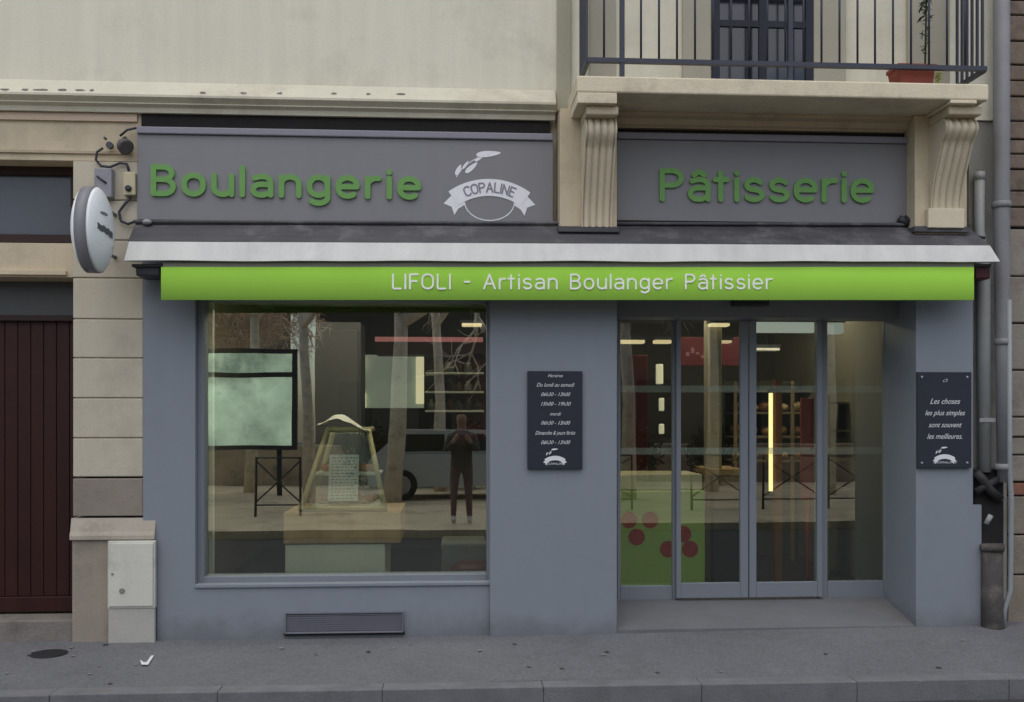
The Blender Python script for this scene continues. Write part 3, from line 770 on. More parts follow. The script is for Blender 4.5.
# valance : gentle folds of printed fabric, hanging level
A, B = P(161, 300, YA), P(974, 300, YA); A1, B1 = P(161, 267, YA), P(974, 267, YA)
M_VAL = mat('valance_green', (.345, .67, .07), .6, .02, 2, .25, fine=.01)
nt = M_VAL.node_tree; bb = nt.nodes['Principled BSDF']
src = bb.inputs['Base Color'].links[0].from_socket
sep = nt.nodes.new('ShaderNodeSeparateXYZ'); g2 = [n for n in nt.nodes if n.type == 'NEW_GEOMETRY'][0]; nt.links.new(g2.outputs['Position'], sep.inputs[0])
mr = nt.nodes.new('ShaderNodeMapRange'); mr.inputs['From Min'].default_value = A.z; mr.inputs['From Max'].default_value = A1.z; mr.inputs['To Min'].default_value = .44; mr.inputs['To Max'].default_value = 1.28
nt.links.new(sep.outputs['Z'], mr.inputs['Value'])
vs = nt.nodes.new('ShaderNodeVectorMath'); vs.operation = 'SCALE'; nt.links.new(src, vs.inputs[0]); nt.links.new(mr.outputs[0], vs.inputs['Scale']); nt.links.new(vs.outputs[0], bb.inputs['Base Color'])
m = MB(); nI = 160; Vv = []
for i in range(nI + 1):
    t = i / nI; Vv.append([m.bm.verts.new(lerp(p, q, t) + Vector((0, dy - .005 * noise.noise((t * 17, 0, 5)) * .6 - .0015 * math.sin(t * 47), 0))) for p, q, dy in ((A, B, 0), (A1, B1, 0), (A, B, .008), (A1, B1, .008))])
for i in range(nI):
    p, q = Vv[i], Vv[i+1]
    m.bm.faces.new((p[0], q[0], q[1], p[1])); m.bm.faces.new((p[2], p[3], q[3], q[2])); m.bm.faces.new((p[0], p[2], q[2], q[0])); m.bm.faces.new((p[1], q[1], q[3], p[3]))
for p in (Vv[0], Vv[-1]): m.bm.faces.new((p[0], p[1], p[3], p[2]))
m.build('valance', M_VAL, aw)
word_on(392, 772.5, 289.6, 289.6, 273.6, 'LIFOLI - Artisan Boulanger P\u00e2tissier', aw, YA, M_WHITE, .125, .006, .21)

# ================================================================== PLAQUES
def plaque(name, a, b, c, d, Y, label, lines, screws, logo_py):
    x0, x1 = X(a, Y), X(c, Y); z0, z1 = Z((a+c)/2, d, Y), Z((a+c)/2, b, Y)
    th = thing(name, label, 'wall plaque', ((x0+x1)/2, Y, z0))
    m = MB(); m.box(x0, x1, Y, YC - .006, z0, z1, .003); m.build('panel', M_NAVY, th)
    cxp = (a + c) / 2
    for body, py, wpx, sz in lines:
        o = P(cxp, py, Y); Mx = plane_map((o.x, Y, o.z))
        font_text('lettering', body, sz, M_LOGO, th, Mx, .002, .42, wpx * (x1 - x0) / (c - a))
    kk = (x1 - x0) / (c - a)
    ribbon_logo(th, Y - .0, cxp, logo_py, 16 * kk, kk * .26, M_LOGO, None, False)
    if screws:
        for sx in (x0 + .035, x1 - .035):
            for sz in (z0 + .04, z1 - .04):
                m = MB(); m.lathe([(.010, 0), (.010, .004), (.006, .007)], (sx, Y, sz), (0, -1, 0), 12); m.build('screw', M_STEEL, th)
    return th
plaque('opening_hours_plaque', 527.5, 371, 582.5, 469, YC - .03, 'dark navy opening hours plaque with white script on the central grey pillar',
       [('Horaires', 375.8, 15, .034), ('Du lundi au samedi', 385, 38, .042), ('06h30 - 13h00', 394.5, 29, .040), ('15h00 - 19h30', 404, 30, .040),
        ('mardi', 414, 11, .038), ('06h30 - 13h00', 423, 29, .040), ('Dimanche & jours f\u00e9ri\u00e9s', 433, 40, .042), ('06h30 - 13h00', 442.5, 29, .040), ('COPALINE', 463.8, 19, .022)], False, 458)
plaque('slogan_plaque', 917.5, 372, 971.5, 468, YC - .03, 'dark navy slogan plaque with corner screws on the right hand grey pillar',
       [('\u2302', 380.5, 5, .035), ('Les choses', 401.5, 30, .062), ('les plus simples', 413, 40, .058), ('sont souvent', 425, 33, .058), ('les meilleures.', 436.5, 35, .060), ('COPALINE', 462.5, 24, .022)], True, 456.5)

# ================================================================== PROJECTING OVAL SIGN
YO = -.62
oc = P(96, 230, -.50)
osg = thing('projecting_sign', 'white oval illuminated sign projecting from the wall beside the awning', 'hanging sign', (oc.x, -.03, oc.z))
ax = Vector((1, -.03, 0)).normalized(); side = Vector((.03, 1, 0)).normalized(); upv = Vector((0, 0, 1))
rw, rh, th_ = .245, .305, .040
cen = Vector((oc.x - .02, -.50, oc.z))
def disc(prof, mtl, name):
    m = MB(); seg = 48; rings = []
    for s, h in prof:
        rings.append([m.bm.verts.new(cen + ax*h + side*(rw*s*math.cos(2*PI*k/seg)) + upv*(rh*s*math.sin(2*PI*k/seg))) for k in range(seg)])
    for i in range(len(rings)-1):
        for k in range(seg):
            f = m.bm.faces.new((rings[i][k], rings[i][(k+1) % seg], rings[i+1][(k+1) % seg], rings[i+1][k])); f.smooth = True
    m.bm.faces.new(rings[0][::-1]); m.bm.faces.new(rings[-1])
    return m.build(name, mtl, osg)
disc([(1.0, -th_), (1.0, th_)], mat('sign_rim_grey', (.215, .215, .235), .4, .05, 5, .4), 'rim')
M_FACE = mat('sign_face', (.88, .92, .92), .35, .03, 4, .4)
disc([(.985, th_ + .001), (.93, th_ + .018), (.75, th_ + .045), (.45, th_ + .068), (.2, th_ + .076), (.001, th_ + .078)], M_FACE, 'face')
disc([(.985, -th_ - .001), (.93, -th_ - .018), (.75, -th_ - .045), (.45, -th_ - .068), (.2, -th_ - .076), (.001, -th_ - .078)], M_FACE, 'face')
def fmap(x, z, t):
    r = min(((x/rw)**2 + (z/rh)**2) ** .5, 1)
    return cen + side*x + upv*z + ax*(th_ + .078 - .074*r**2.2 + .004 + t)
m = MB()
for i in range(12):
    def q(i): xx = -.17 + .22*i/12; return xx, .0 - .035 * i / 12 + .006*math.sin(i*1.9)
    (xa, za), (xb, zb) = q(i), q(i+1)
    m.quad(fmap(xa, za - .022, 0), fmap(xb, zb - .022, 0), fmap(xb, zb + .022, 0), fmap(xa, za + .022, 0))
m.build('emblem_ribbon', mat('sign_dark_print', (.11, .115, .12), .5), osg)
m = MB(); m.quad(*[fmap(-.08 + .05*math.cos(t), .10 + .013*math.sin(t), 0) for t in [2*PI*i/10 for i in range(10)]]); m.build('emblem_wheat', mat('sign_grey_print', (.2, .2, .22), .5), osg)
m = MB(); m.tube([cen + Vector((0, .20, .20)), Vector((cen.x, -.02, cen.z + .20))], .014, 8); m.tube([cen + Vector((0, .20, -.12)), Vector((cen.x, -.02, cen.z - .12))], .014, 8); m.build('bracket', M_PIPE, osg)

# boxes and cables on the pier
bp0 = P(96, 198, -.03)
jb = MB(); x0, x1 = X(94, -.11), X(111.5, -.11)
jbt = thing('junction_box', 'flat grey electrical box on the stone pier behind the oval sign', 'electrical box', ((x0+x1)/2, -.03, Z(103, 197, -.1)))
jb.box(x0, x1, -.11, -.032, Z(103, 197, -.11), Z(103, 168, -.11), .006); jb.build('casing', mat('box_grey', (.25, .25, .28), .5, .1, 5), jbt)
m = MB(); m.tube([P(97, 176, -.115), P(106, 183, -.115)], .008, 6); m.build('handle', M_IRON, jbt)
x0, x1 = X(123, -.09), X(135, -.09)
yb = thing('switch_box', 'small cream switch box with a dark round knob beside the Boulangerie sign', 'electrical box', ((x0+x1)/2, -.03, Z(129, 195, -.09)))
m = MB(); m.box(x0, x1, -.09, -.032, Z(129, 195, -.09), Z(129, 172, -.09), .008); m.build('casing', mat('box_cream', (.50, .45, .30), .5, .1, 8), yb)
m = MB(); m.lathe([(.024, 0), (.022, .02), (.012, .026)], P(128.5, 188.5, -.092), (0, -1, 0), 14); m.build('knob', M_IRON, yb)
cab = MB(); cab.tube([P(*p, -.06) for p in ((103, 148), (97, 152), (96, 160), (101, 166), (110, 167), (120, 163), (127, 164), (129, 171))], .010, 8)
cab.build('wall_cable', M_IRON, None, 'thin dark cable looping from the wall socket down to the switch box', 'cable', loc=P(110, 167, -.06))
cab = MB(); cab.tube([P(*p, -.06) for p in ((131, 197), (124, 205), (119, 212), (121, 221), (128, 224), (136, 221))], .011, 8)
cab.build('wall_cable', M_IRON, None, 'dark cable hanging in a loop from the switch box to the awning', 'cable', loc=P(124, 212, -.06))
cab = MB(); cab.tube([P(*p, -.06) for p in ((120, 136), (127, 130), (140, 127))], .009, 8)
cab.build('wall_cable', M_IRON, None, 'short dark cable above the flood lamp at the corner of the fascia', 'cable', loc=P(127, 130, -.06))
sp = thing('flood_lamp', 'small dark floodlight fixed to the wall above the switch box', 'lamp', P(125, 142, -.02))
m = MB(); m.lathe([(.03, 0), (.055, .05), (.06, .09), (.045, .095)], P(121, 143, -.07), (.6, -.6, -.5), 16); m.build('lamp_head', mat('lamp_dark', (.10, .09, .085), .5, .2, 12), sp)
m = MB(); m.tube([P(125, 138, -.0), P(122, 141, -.06)], .014, 8); m.build('bracket', M_IRON, sp)
m = MB(); m.lathe([(.026, 0), (.026, .03)], P(110.5, 146, -.03), (0, -1, 0), 14); m.lathe([(.010, 0), (.010, .03)], P(106, 139, -.03), (0, -1, 0), 10); m.build('wall_socket', mat('socket_dark', (.07, .07, .08), .5), sp)

# meter box
x0, x1 = X(107.5, -.1), X(155, -.1)
mb_ = thing('meter_box', 'pale cream utility meter box standing against the plinth on the pavement', 'meter box', ((x0+x1)/2, -.1, 0))
zA, zB, zC = Z(131, 634, -.1), Z(131, 609, -.1), Z(131, 541, -.1)
m = MB(); m.box(x0, x1, -.10, -.052, zB + .002, zC, .006); m.build('casing', M_BOX, mb_)
m = MB(); m.box(x0 + .012, x1 - .012, -.112, -.1005, zB + .02, zC - .015, .005); m.build('door', M_BOX, mb_)
m = MB(); m.box(x0 + .004, x1 - .004, -.096, -.052, -.03, zB, .005); m.build('base', M_CONC, mb_)
m = MB(); m.lathe([(.022, 0), (.018, .006)], P(122, 591, -.112), (0, -1, 0), 16); m.build('lock', mat('lock_grey', (.22, .21, .19), .5), mb_)
m = MB(); m.lathe([(.009, 0), (.008, .006)], P(112.5, 574, -.112), (0, -1, 0), 10); m.build('latch', mat('latch_grey', (.22, .21, .19), .5), mb_)

# ================================================================== RIGHT EDGE: PIPES AND NEIGHBOUR
m = MB(); m.box(X(969, .02), WR, .02, .3, -.02, 4.05); 
m.build('wall_strip', mat('strip_render', (.27, .265, .235), .9, .12, 2.5, .15, .3, 60, stain=(.15, .14, .12), stain_amt=.6, streak=.15), house)
# neighbour house with coursed stone
nb = thing('neighbour_house', 'weathered stone neighbouring house at the right edge of the street', 'building', (WR + 2, .2, 0))
xn = WR + .012
m = MB(); m.box(xn + .01, xn + 6, .06, 8.5, -.02, 7.4); m.build('wall_core', M_DARKGAP_SHADOW, nb)
nz = [415 + 0]
m = MB(); pys = [628, 575, 545, 500]
def course(mm, py0, py1, w0, rr, Y=.03):
    z0, z1 = Z(1016, py0, Y), Z(1016, py1, Y); x = xn
    while x < xn + 6:
        w = w0 * rr.uniform(.7, 1.3)
        mm.box(x + .006, min(x + w, xn + 6) - .006, Y + rr.uniform(0, .015), Y + .2, z0 + .006, z1 - .006, .010); x += w
rr = random.Random(9)
m = MB()
for p0, p1 in ((482, 455), (455, 437), (437, 417), (417, 370), (370, 323), (323, 276), (276, 228)): course(m, p0, p1, .75, rr)
m.build('stone_courses', mat('neighbour_blocks', (.28, .255, .215), .9, .18, 3, .15, .4, 50, stain=(.13, .11, .09), stain_amt=.7), nb)
m = MB(); course(m, 496, 482.5, .24, rr); m.build('brick_band', mat('brick_red', (.24, .12, .08), .9, .25, 12), nb)
m = MB()
for p0, p1 in ((640, 575), (575, 535), (535, 496)): course(m, p0, p1, .7, rr, .02)
m.build('plinth', mat('neighbour_plinth', (.25, .215, .175), .9, .2, 3, .15, .4, 50, stain=(.11, .1, .09), stain_amt=.7), nb)
m = MB()
py = 227
while py > -330:
    h = rr.uniform(14, 26); course(m, py, py - h, .34, rr); py -= h
m.build('rubble_courses', M_DARKSTONE, nb)
m = MB(); m.box(xn - .02, xn + 6, -.05, 8.6, 7.402, 7.6); m.build('roof', M_ZINC, nb)

dp = thing('downpipe', 'wide grey rain downpipe running down the right edge of the shopfront', 'drainpipe', (X(999, -.1), -.1, 0))
xp = X(1001.5, -.11)
zbreak = Z(1000, 482, -.11)
m = MB(); m.tube([(xp, -.11, 7.5), (xp, -.11, 3.3), (xp + .01, -.11, 2.2), (xp + .02, -.11, zbreak)], [.062, .062, .054, .052], 20); m.build('pipe', M_PIPE, dp)
for py in (208, 345, 470):
    m = MB(); z = Z(999, py, -.11); m.lathe([(.070 if py < 300 else .062, 0), (.074 if py < 300 else .066, .02), (.070 if py < 300 else .062, .05)], (xp + (.0 if py < 300 else .012), -.11, z), (0, 0, 1), 20); m.build('collar', M_PIPE, dp)
sl = thing('slim_pipe', 'slim pale grey pipe between the right pillar and the wide downpipe', 'drainpipe', (X(979, -.06), -.06, 0))
xs2 = X(979.5, -.05)
m = MB(); m.tube([(xs2, -.05, Z(980, 172, -.05)), (xs2, -.05, Z(980, 230, -.05)), (xs2 + .035, -.05, Z(980, 275, -.05)), (xs2 + .04, -.05, Z(980, 472, -.05))], [.038, .038, .052, .050], 16); m.build('pipe', M_PIPE_L, sl)
m = MB(); m.lathe([(.042, 0), (.042, .06)], (xs2, -.05, Z(980, 180, -.05)), (0, 0, 1), 16); m.build('collar', M_PIPE_L, sl)
m = MB(); m.box(xs2 - .03, xs2 + .10, -.108, -.10, Z(980, 422, -.08), Z(980, 418, -.08)); m.build('clip', M_STEEL, sl)
cd = thing('conduit', 'thin pale conduit running down to the pavement at the right edge', 'conduit', (X(1008, -.14), -.14, 0))
xc = X(1009, -.16)
m = MB(); m.tube([(xc, -.16, Z(1008, 300, -.16)), (xc + .005, -.16, Z(1008, 470, -.16)), (xc + .02, -.16, Z(1010, 500, -.16)), (xc + .012, -.16, Z(1010, 590, -.16)), (xc - .035, -.16, Z(1006, 608, -.16)), (xc - .045, -.16, -.02)], .020, 12); m.build('pipe', mat('conduit_pale', (.26, .285, .30), .45, .12, 6, .4), cd)
# dark joint block, hose and cast iron shoe
jt = thing('pipe_joint', 'dark tangle of pipe joints under the slim pipe beside the right pillar', 'pipe fitting', P(986, 500, -.1))
m = MB(); m.box(X(974.5, -.06), X(1004, -.06), -.06, .018, Z(988, 545, -.06), Z(988, 469, -.06), .01); m.build('backplate', mat('joint_black', (.018, .017, .017), .7, .4, 10), jt)
m = MB(); m.tube([P(976, 472, -.10), P(983, 480, -.12), P(990, 490, -.12), P(1000, 499, -.10)], .035, 12); m.tube([P(976, 492, -.10), P(985, 486, -.12), P(1000, 478, -.10)], .028, 12); m.build('hose', mat('joint_grey', (.032, .03, .032), .6, .4, 14), jt)
m = MB(); m.tube([P(986, 524, -.12), P(991, 515, -.13)], .020, 10); m.build('pale_stub', M_PIPE_L, jt)
m = MB(); m.box(X(983, -.09), X(1004, -.09), -.10, -.085, Z(993, 546, -.09), Z(993, 543.5, -.09)); m.box(X(996, -.09), X(1006, -.09), -.10, -.085, Z(1000, 501, -.09), Z(1000, 498.5, -.09)); m.build('clip', M_STEEL, jt)
sh = thing('cast_iron_shoe', 'rough dark cast iron drain shoe standing on the pavement by the conduit', 'drainpipe', (X(992, -.12), -.12, 0))
m = MB(); xs3 = X(992, -.13); zt_ = Z(992, 548, -.13)
m.tube([(xs3, -.13, zt_), (xs3, -.13, .15), (xs3 + .004, -.135, .05), (xs3 + .01, -.15, -.02)], [.080, .082, .085, .075], 20); m.build('pipe', M_CASTIRON, sh)
m = MB(); m.lathe([(.088, 0), (.092, .02), (.088, .05)], (xs3, -.13, zt_ - .02), (0, 0, 1), 20); m.build('collar', M_CASTIRON, sh)

rg = random.Random(12)
for k in range(26):
    gx, gy = rg.uniform(-3.2, 4.0), rg.uniform(-1.2, -.15); rr_ = rg.uniform(.010, .022)
    m = MB(); m.lathe([(rr_, 0), (rr_ * .9, .002)], (gx, gy, -.03 * min(-gy / 1.4, 1) + .004 + rise(gx, gy)), (0, 0, 1), 9)
    m.build('gum_spot', M_GUM[k % 2], None, 'small flattened gum spot on the pavement', 'gum spot', 'gum spots on the pavement', loc=(gx, gy, -.03 * min(-gy / 1.4, 1) + .004 + rise(gx, gy)))
# pavement details
pcv = P(49, 653.5, -.2)
t_ = (H + .008) / ((653.5 - HOR) / F)
def G(px, py, z=-.012):
    u = (px - 512) / F; v = (HOR - py) / F; t = (z - H) / v
    return Vector((t * (SN + u*CS), -D + t * (CS - u*SN), z))
c = G(49, 654)
m = MB(); m.lathe([(.125, -.02), (.125, .004), (.11, .008), (.02, .008)], (c.x, c.y, -.010), (0, 0, 1), 28)
m.build('valve_cover', mat('cover_iron', (.02, .02, .022), .8, .3, 30), None, 'small dark oval iron cover set in the pavement before the old door', 'utility cover', loc=(c.x, c.y, -.01))
m = MB()
g = [G(*p, -.0075) for p in ((140, 659.5), (141.5, 664.5), (148, 664.8), (154, 655.2), (151, 655.6), (146.5, 662), (143.5, 662))]
m.bm.faces.new([m.bm.verts.new(p) for p in g[:3] + g[5:7]]); m.bm.faces.new([m.bm.verts.new(p) for p in (g[2], g[3], g[4], g[5])])
m.build('paint_tick', M_TICK, None, 'small white tick painted on the pavement in front of the meter box', 'road marking', loc=g[0])

# ================================================================== SHOP INTERIOR (seen through the glass)
ix0, ix1, iy1 = X(150, 0), X(960, 0), 4.6
m = MB(); m.box(ix0, ix1, .35, iy1, -.05, .06); m.build('shop_floor', mat('dark_tiles', (.03, .032, .042), .35, .15, 2), house)
m = MB(); m.box(ix0, ix1, iy1, iy1 + .1, .061, 3.0); m.build('shop_back_wall', mat('shop_wall', (.05, .045, .04), .7, .2, 2), house)
m = MB(); m.box(ix0 - .1, ix0, .36, iy1, .061, 3.0).box(ix1, ix1 + .1, .52, iy1, .061, 3.0); m.build('shop_side_wall', mat('shop_side', (.14, .13, .10), .7, .2, 2), house)

M_CASEW = mat('case_white', (.84, .86, .76), .4, .05, 4)
M_TAN = mat('tan_wood', (.46, .31, .16), .5, .15, 6, streak=.2)
M_YFRAME = mat('yellow_frame', (.48, .45, .26), .4, .1, 6)
M_ORANGE = mat('pastry', (.40, .17, .05), .6, .4, 30)
Yc = .55
cs = thing('display_case', 'bread display case with sloping glass front on a tan and white base behind the window', 'display case', (X(340, Yc), Yc + .3, .06))
m = MB(); m.box(X(285, Yc), X(385, Yc), Yc, Yc + .8, .07, Z(340, 544, Yc) - .002, .008); m.build('base', M_CASEW, cs)
m = MB(); m.box(X(284, Yc), X(401, Yc), Yc - .03, Yc + .85, Z(340, 543, Yc), Z(340, 512, Yc), .008); m.build('counter_top', M_TAN, cs)
zt0, zt1 = Z(340, 511, Yc), Z(340, 430, Yc)
xl0, xl1, xr0, xr1 = X(300, Yc), X(324, Yc), X(385, Yc), X(366, Yc)
m = MB()
for (p, q) in (((xl0, Yc, zt0), (xl1, Yc + .25, zt1)), ((xr0, Yc, zt0), (xr1, Yc + .25, zt1)), ((xl1, Yc + .25, zt1), (xr1, Yc + .25, zt1)), ((xl0, Yc, zt0 + .02), (xr0, Yc, zt0 + .02)), ((xl1, Yc + .25, zt1), (xl1, Yc + .75, zt1)), ((xr1, Yc + .25, zt1), (xr1, Yc + .75, zt1)), ((xl1, Yc+.75, zt1), (xl0, Yc+.75, zt0))):
    m.tube([p, q], .022, 8)
m.build('case_frame', M_YFRAME, cs)
m = MB(); m.quad((xl0, Yc + .02, zt0), (xr0, Yc + .02, zt0), (xr1, Yc + .26, zt1), (xl1, Yc + .26, zt1)); m.build('case_glass', glass('case_glass', .0, (.9, .92, .9)), cs)
for zz, yy in ((zt0 + .02, .1), (zt0 + .28, .22)):
    m = MB(); m.box(xl0 + .08, xr0 - .06, Yc + yy, Yc + .7, zz, zz + .02); m.build('shelf', M_CASEW, cs)
rp = random.Random(4)
for zz, yy in ((zt0 + .045, .12), (zt0 + .305, .26)):
    for k in range(8):
        xx = lerp(xl0 + .12, xr0 - .1, (k + .5) / 8)
        m = MB(); m.ball((xx + rp.uniform(-.01, .01), Yc + yy + .12 + rp.uniform(0, .1), zz + .03), (.05, .07, .035)); 
        o = m.build('pastry', M_ORANGE, None, 'golden baked pastry lying on a shelf of the display case', 'pastry', 'pastries in the display case', loc=(xx, Yc + yy + .15, zz))
# price sheet
m = MB(); xa, xb = X(328, Yc - .04), X(358, Yc - .04); za, zb = Z(343, 501, Yc - .04), Z(343, 455, Yc - .04)
m.hexa((xa, Yc - .04, za), (xb, Yc - .04, za), (xb, Yc + .06, zb), (xa, Yc + .06, zb), (xa, Yc - .037, za), (xb, Yc - .037, za), (xb, Yc + .063, zb), (xa, Yc + .063, zb))
psm = mat('price_paper', (.55, .64, .64), .6, .05, 6)
ps = m.build('price_sheet', psm, None, 'pale blue printed price sheet leaning on the front of the display case', 'sign', loc=(xa, Yc - .04, za))
m = MB()
for k in range(14):
    t0 = (k + .7) / 15; z = lerp(za, zb, t0); y = lerp(Yc - .042, Yc + .058, t0)
    x = xa + .02
    while x < xb - .03:
        w = rp.uniform(.01, .035); m.quad((x, y, z), (min(x + w, xb - .012), y, z), (min(x + w, xb - .012), y + .0012, z + .008), (x, y + .0012, z + .008)); x += w + .012
m.build('printing', mat('print_ink', (.16, .2, .22), .7), ps)
# white cloth on the case
m = MB(); n = 16; Vc = []
for i in range(n + 1):
    row = []
    for j in range(n + 1):
        u, v = i / n, j / n
        x = lerp(X(318, Yc + .3), X(371, Yc + .3), u); y = Yc + .20 + .45 * v
        z = zt1 + .035 + .10 * math.exp(-((u - .38) / .25) ** 2) * (1 - .4*abs(2*v-1)) + .02 * noise.noise((u*5, v*5, 2)) - .12 * max(0, u - .6)
        row.append(m.bm.verts.new((x, y, z)))
    Vc.append(row)
for i in range(n):
    for j in range(n): m.bm.faces.new((Vc[i][j], Vc[i+1][j], Vc[i+1][j+1], Vc[i][j+1]))
m.build('white_cloth', M_WHITE, None, 'crumpled white cloth lying on top of the display case', 'cloth', loc=(X(340, Yc), Yc + .4, zt1), smooth=True)

# tall dark cabinet behind the case, pale lit rear opening, red shelf band
Yk = 1.8
k = thing('dark_cabinet', 'tall dark grey cabinet standing behind the display case', 'cabinet', (X(340, Yk), Yk + .3, .06))
m = MB(); m.box(X(312, Yk), X(361, Yk), Yk, Yk + .5, .06, Z(336, 322, Yk), .01); m.build('carcass', mat('cabinet_grey', (.085, .085, .09), .5, .1, 3), k)
m = MB(); m.box(X(315, Yk), X(358, Yk), Yk - .02, Yk - .001, .15, Z(336, 330, Yk), .006); m.build('door', mat('cabinet_door', (.10, .10, .105), .4, .1, 3), k)
Yb_ = iy1 - .02
nk = thing('lit_wall_panel', 'pale green lit panel on the rear wall right of the dark cabinet', 'wall panel', (X(392, Yb_), Yb_, Z(392, 405, Yb_)))
m = MB(); m.box(X(362, Yb_), X(424, Yb_), Yb_ - .03, Yb_, Z(392, 408, Yb_), Z(392, 355, Yb_)); m.build('panel', emis('pale_panel', (.42, .47, .38), .34), nk)
for (pa, pb, qa, qb) in ((359, 365, 356, 371), (359, 366, 393, 408), (416, 424, 357, 404)):
    m = MB(); m.box(X(pa, Yb_ - .05), X(pb, Yb_ - .05), Yb_ - .08, Yb_ - .035, Z(390, qb, Yb_), Z(390, qa, Yb_), .01)
    o = m.build('wall_lamp', emis('warm_lamp', (1, .87, .55), .8), None, {356: 'upper warm wall lamp at the left side of the pale rear panel', 393: 'lower warm wall lamp at the left side of the pale rear panel', 357: 'tall warm wall lamp at the right side of the pale rear panel'}[qa], 'wall lamp', loc=(X(pa, Yb_), Yb_ - .05, Z(390, qb, Yb_)))
Ys = 3.4
sh_ = thing('rear_shelf_unit', 'dark red shelving with a pink lit top edge along the rear of the shop', 'shelf', (X(430, Ys), Ys + .4, .06))
m = MB(); m.box(X(375, Ys), X(483, Ys), Ys, Ys + .06, Z(430, 341.5, Ys), Z(430, 337, Ys)); m.build('lit_edge', emis('pink_edge', (.62, .22, .22), .36), sh_)
M_DKRED = mat('dark_red', (.07, .010, .012), .5, .15, 4)
m = MB(); m.box(X(375, Ys), X(484, Ys), Ys + .02, Ys + .5, Z(430, 354, Ys), Z(430, 342.2, Ys)); m.build('header', mat('header_dark', (.045, .02, .02), .6), sh_)
m = MB(); m.box(X(456, Ys), X(486, Ys), Ys + .3, Ys + .34, Z(470, 440, Ys), Z(470, 355, Ys)); m.build('back_panel', M_DKRED, sh_)
for py in (372, 391, 410):
    m = MB(); m.box(X(425, Ys), X(484, Ys), Ys + .02, Ys + .29, Z(455, py + 2, Ys), Z(455, py, Ys)); m.build('shelf', M_CASEW, sh_)
M_JARS = [mat('jar_pale', (.20, .20, .17), .4, .2, 8), mat('jar_brown', (.10, .06, .035), .4, .2, 8), mat('jar_dark', (.06, .06, .05), .4, .2, 8)]
lb = {372: 'upper', 391: 'middle', 410: 'lower'}
for py in (372, 391, 410):
    for q in range(6):
        xx = X(431 + q * 9.3, Ys); m = MB(); zz = Z(455, py, Ys) + .001; h = rp.uniform(.10, .17); r = rp.uniform(.035, .05)
        m.lathe([(r, 0), (r, h*.6), (r*.5, h*.8), (r*.5, h)], (xx, Ys + .12, zz), (0, 0, 1), 12)
        m.build('jar', rp.choice(M_JARS), None, f'small jar standing on the {lb[py]} rear shelf of the shop', 'jar', f'jars on the {lb[py]} rear shelf', loc=(xx, Ys + .12, zz))
m = MB(); m.box(X(441, .7), X(487, .7), .7, 1.2, .062, Z(465, 543, .7), .02); m.build('grey_cabinet', mat('cab_green', (.17, .19, .17), .5), None, 'low grey green cabinet in the bottom right corner of the display window', 'cabinet', loc=(X(465, .7), .9, .062))
m = MB(); m.lathe([(.17, 0), (.19, .03), (.18, .08), (.12, .11), (.001, .12)], (X(473, .5), .47, Z(473, 575, .5)), (0, 0, 1), 28); m.lathe([(.02, -.33), (.02, 0)], (X(473, .5), .47, Z(473, 575, .5)), (0, 0, 1), 12)
m.build('red_stool', M_DKRED, None, 'round red stool by the right end of the display window', 'stool', loc=(X(473, .5), .5, .06))

Yw = 3.3
bs = thing('bread_shelf', 'wide wall shelf stacked with loaves deep in the shop behind the sliding doors', 'shelf', (X(790, Yw), Yw + .3, .06))
M_SHELFW = mat('shelf_wood', (.20, .15, .09), .5, .15, 6)
m = MB(); m.box(X(735, Yw), X(905, Yw), Yw + .42, Yw + .45, .06, Z(800, 380, Yw)); m.build('back_panel', mat('shelf_back', (.07, .075, .06), .6, .2, 4), bs)
for py in (390, 412, 436, 460):
    m = MB(); m.box(X(735, Yw), X(905, Yw), Yw, Yw + .415, Z(800, py + 2.2, Yw), Z(800, py, Yw), .004); m.build('shelf', M_SHELFW, bs)
for px in (735, 792, 848, 905):
    m = MB(); m.box(X(px, Yw) - .02, X(px, Yw) + .02, Yw - .022, Yw - .001, .06, Z(800, 381, Yw)); m.build('upright', M_SHELFW, bs)
lv = {412: 'upper', 436: 'middle', 460: 'lower'}
M_LOAF = [mat('loaf_gold', (.34, .19, .08), .7, .3, 14), mat('loaf_dark', (.20, .10, .045), .7, .3, 14), mat('loaf_pale', (.42, .31, .17), .7, .3, 14)]
for py in (412, 436, 460):
    for q in range(11):
        px = 741 + q * 15 + rp.uniform(-2, 2); r = (rp.uniform(.055, .08), rp.uniform(.09, .15), rp.uniform(.045, .07)); zz = Z(800, py, Yw) + r[2]
        m = MB(); m.ball((X(px, Yw), Yw + .18, zz), r); m.build('bread_loaf', rp.choice(M_LOAF), None, f'baked bread loaf on the {lv[py]} shelf deep behind the sliding doors', 'bread', f'loaves on the {lv[py]} bread shelf', loc=(X(px, Yw), Yw + .18, zz - r[2]))
# ceiling lamps and added glowing panels
def ceil_lamp(a, b, py, Y, hpx, col, st, label):
    m = MB(); z0 = Z((a+b)/2, py + hpx/2, Y); z1 = Z((a+b)/2, py - hpx/2, Y)
    th = thing('ceiling_lamp_and_fill', label, 'ceiling lamp', (X((a+b)/2, Y), Y, z1))
    m.box(X(a, Y), X(b, Y), Y, Y + .12, z0, z1, .008); m.build('diffuser', emis('lamp_' + str(a), col, st), th)
    m = MB(); m.box(X(a, Y) - .01, X(b, Y) + .01, Y - .01, Y + .13, z1 + .001, z1 + .03); m.build('housing', M_IRON, th)
    xm = X((a+b)/2, Y); m = MB(); m.tube([(xm, Y + .06, z1 + .03), (xm, Y + .06, 3.02)], .008, 6); m.build('rod', M_IRON, th)
W = (1.0, .78, .45)
ceil_lamp(462, 482, 324.5, 2.2, 3, W, .9, 'warm bar lamp glowing at the top right of the display window')
ceil_lamp(619, 645, 341.5, 2.4, 3.4, W, .75, 'warm bar lamp at the far left of the glass entrance')
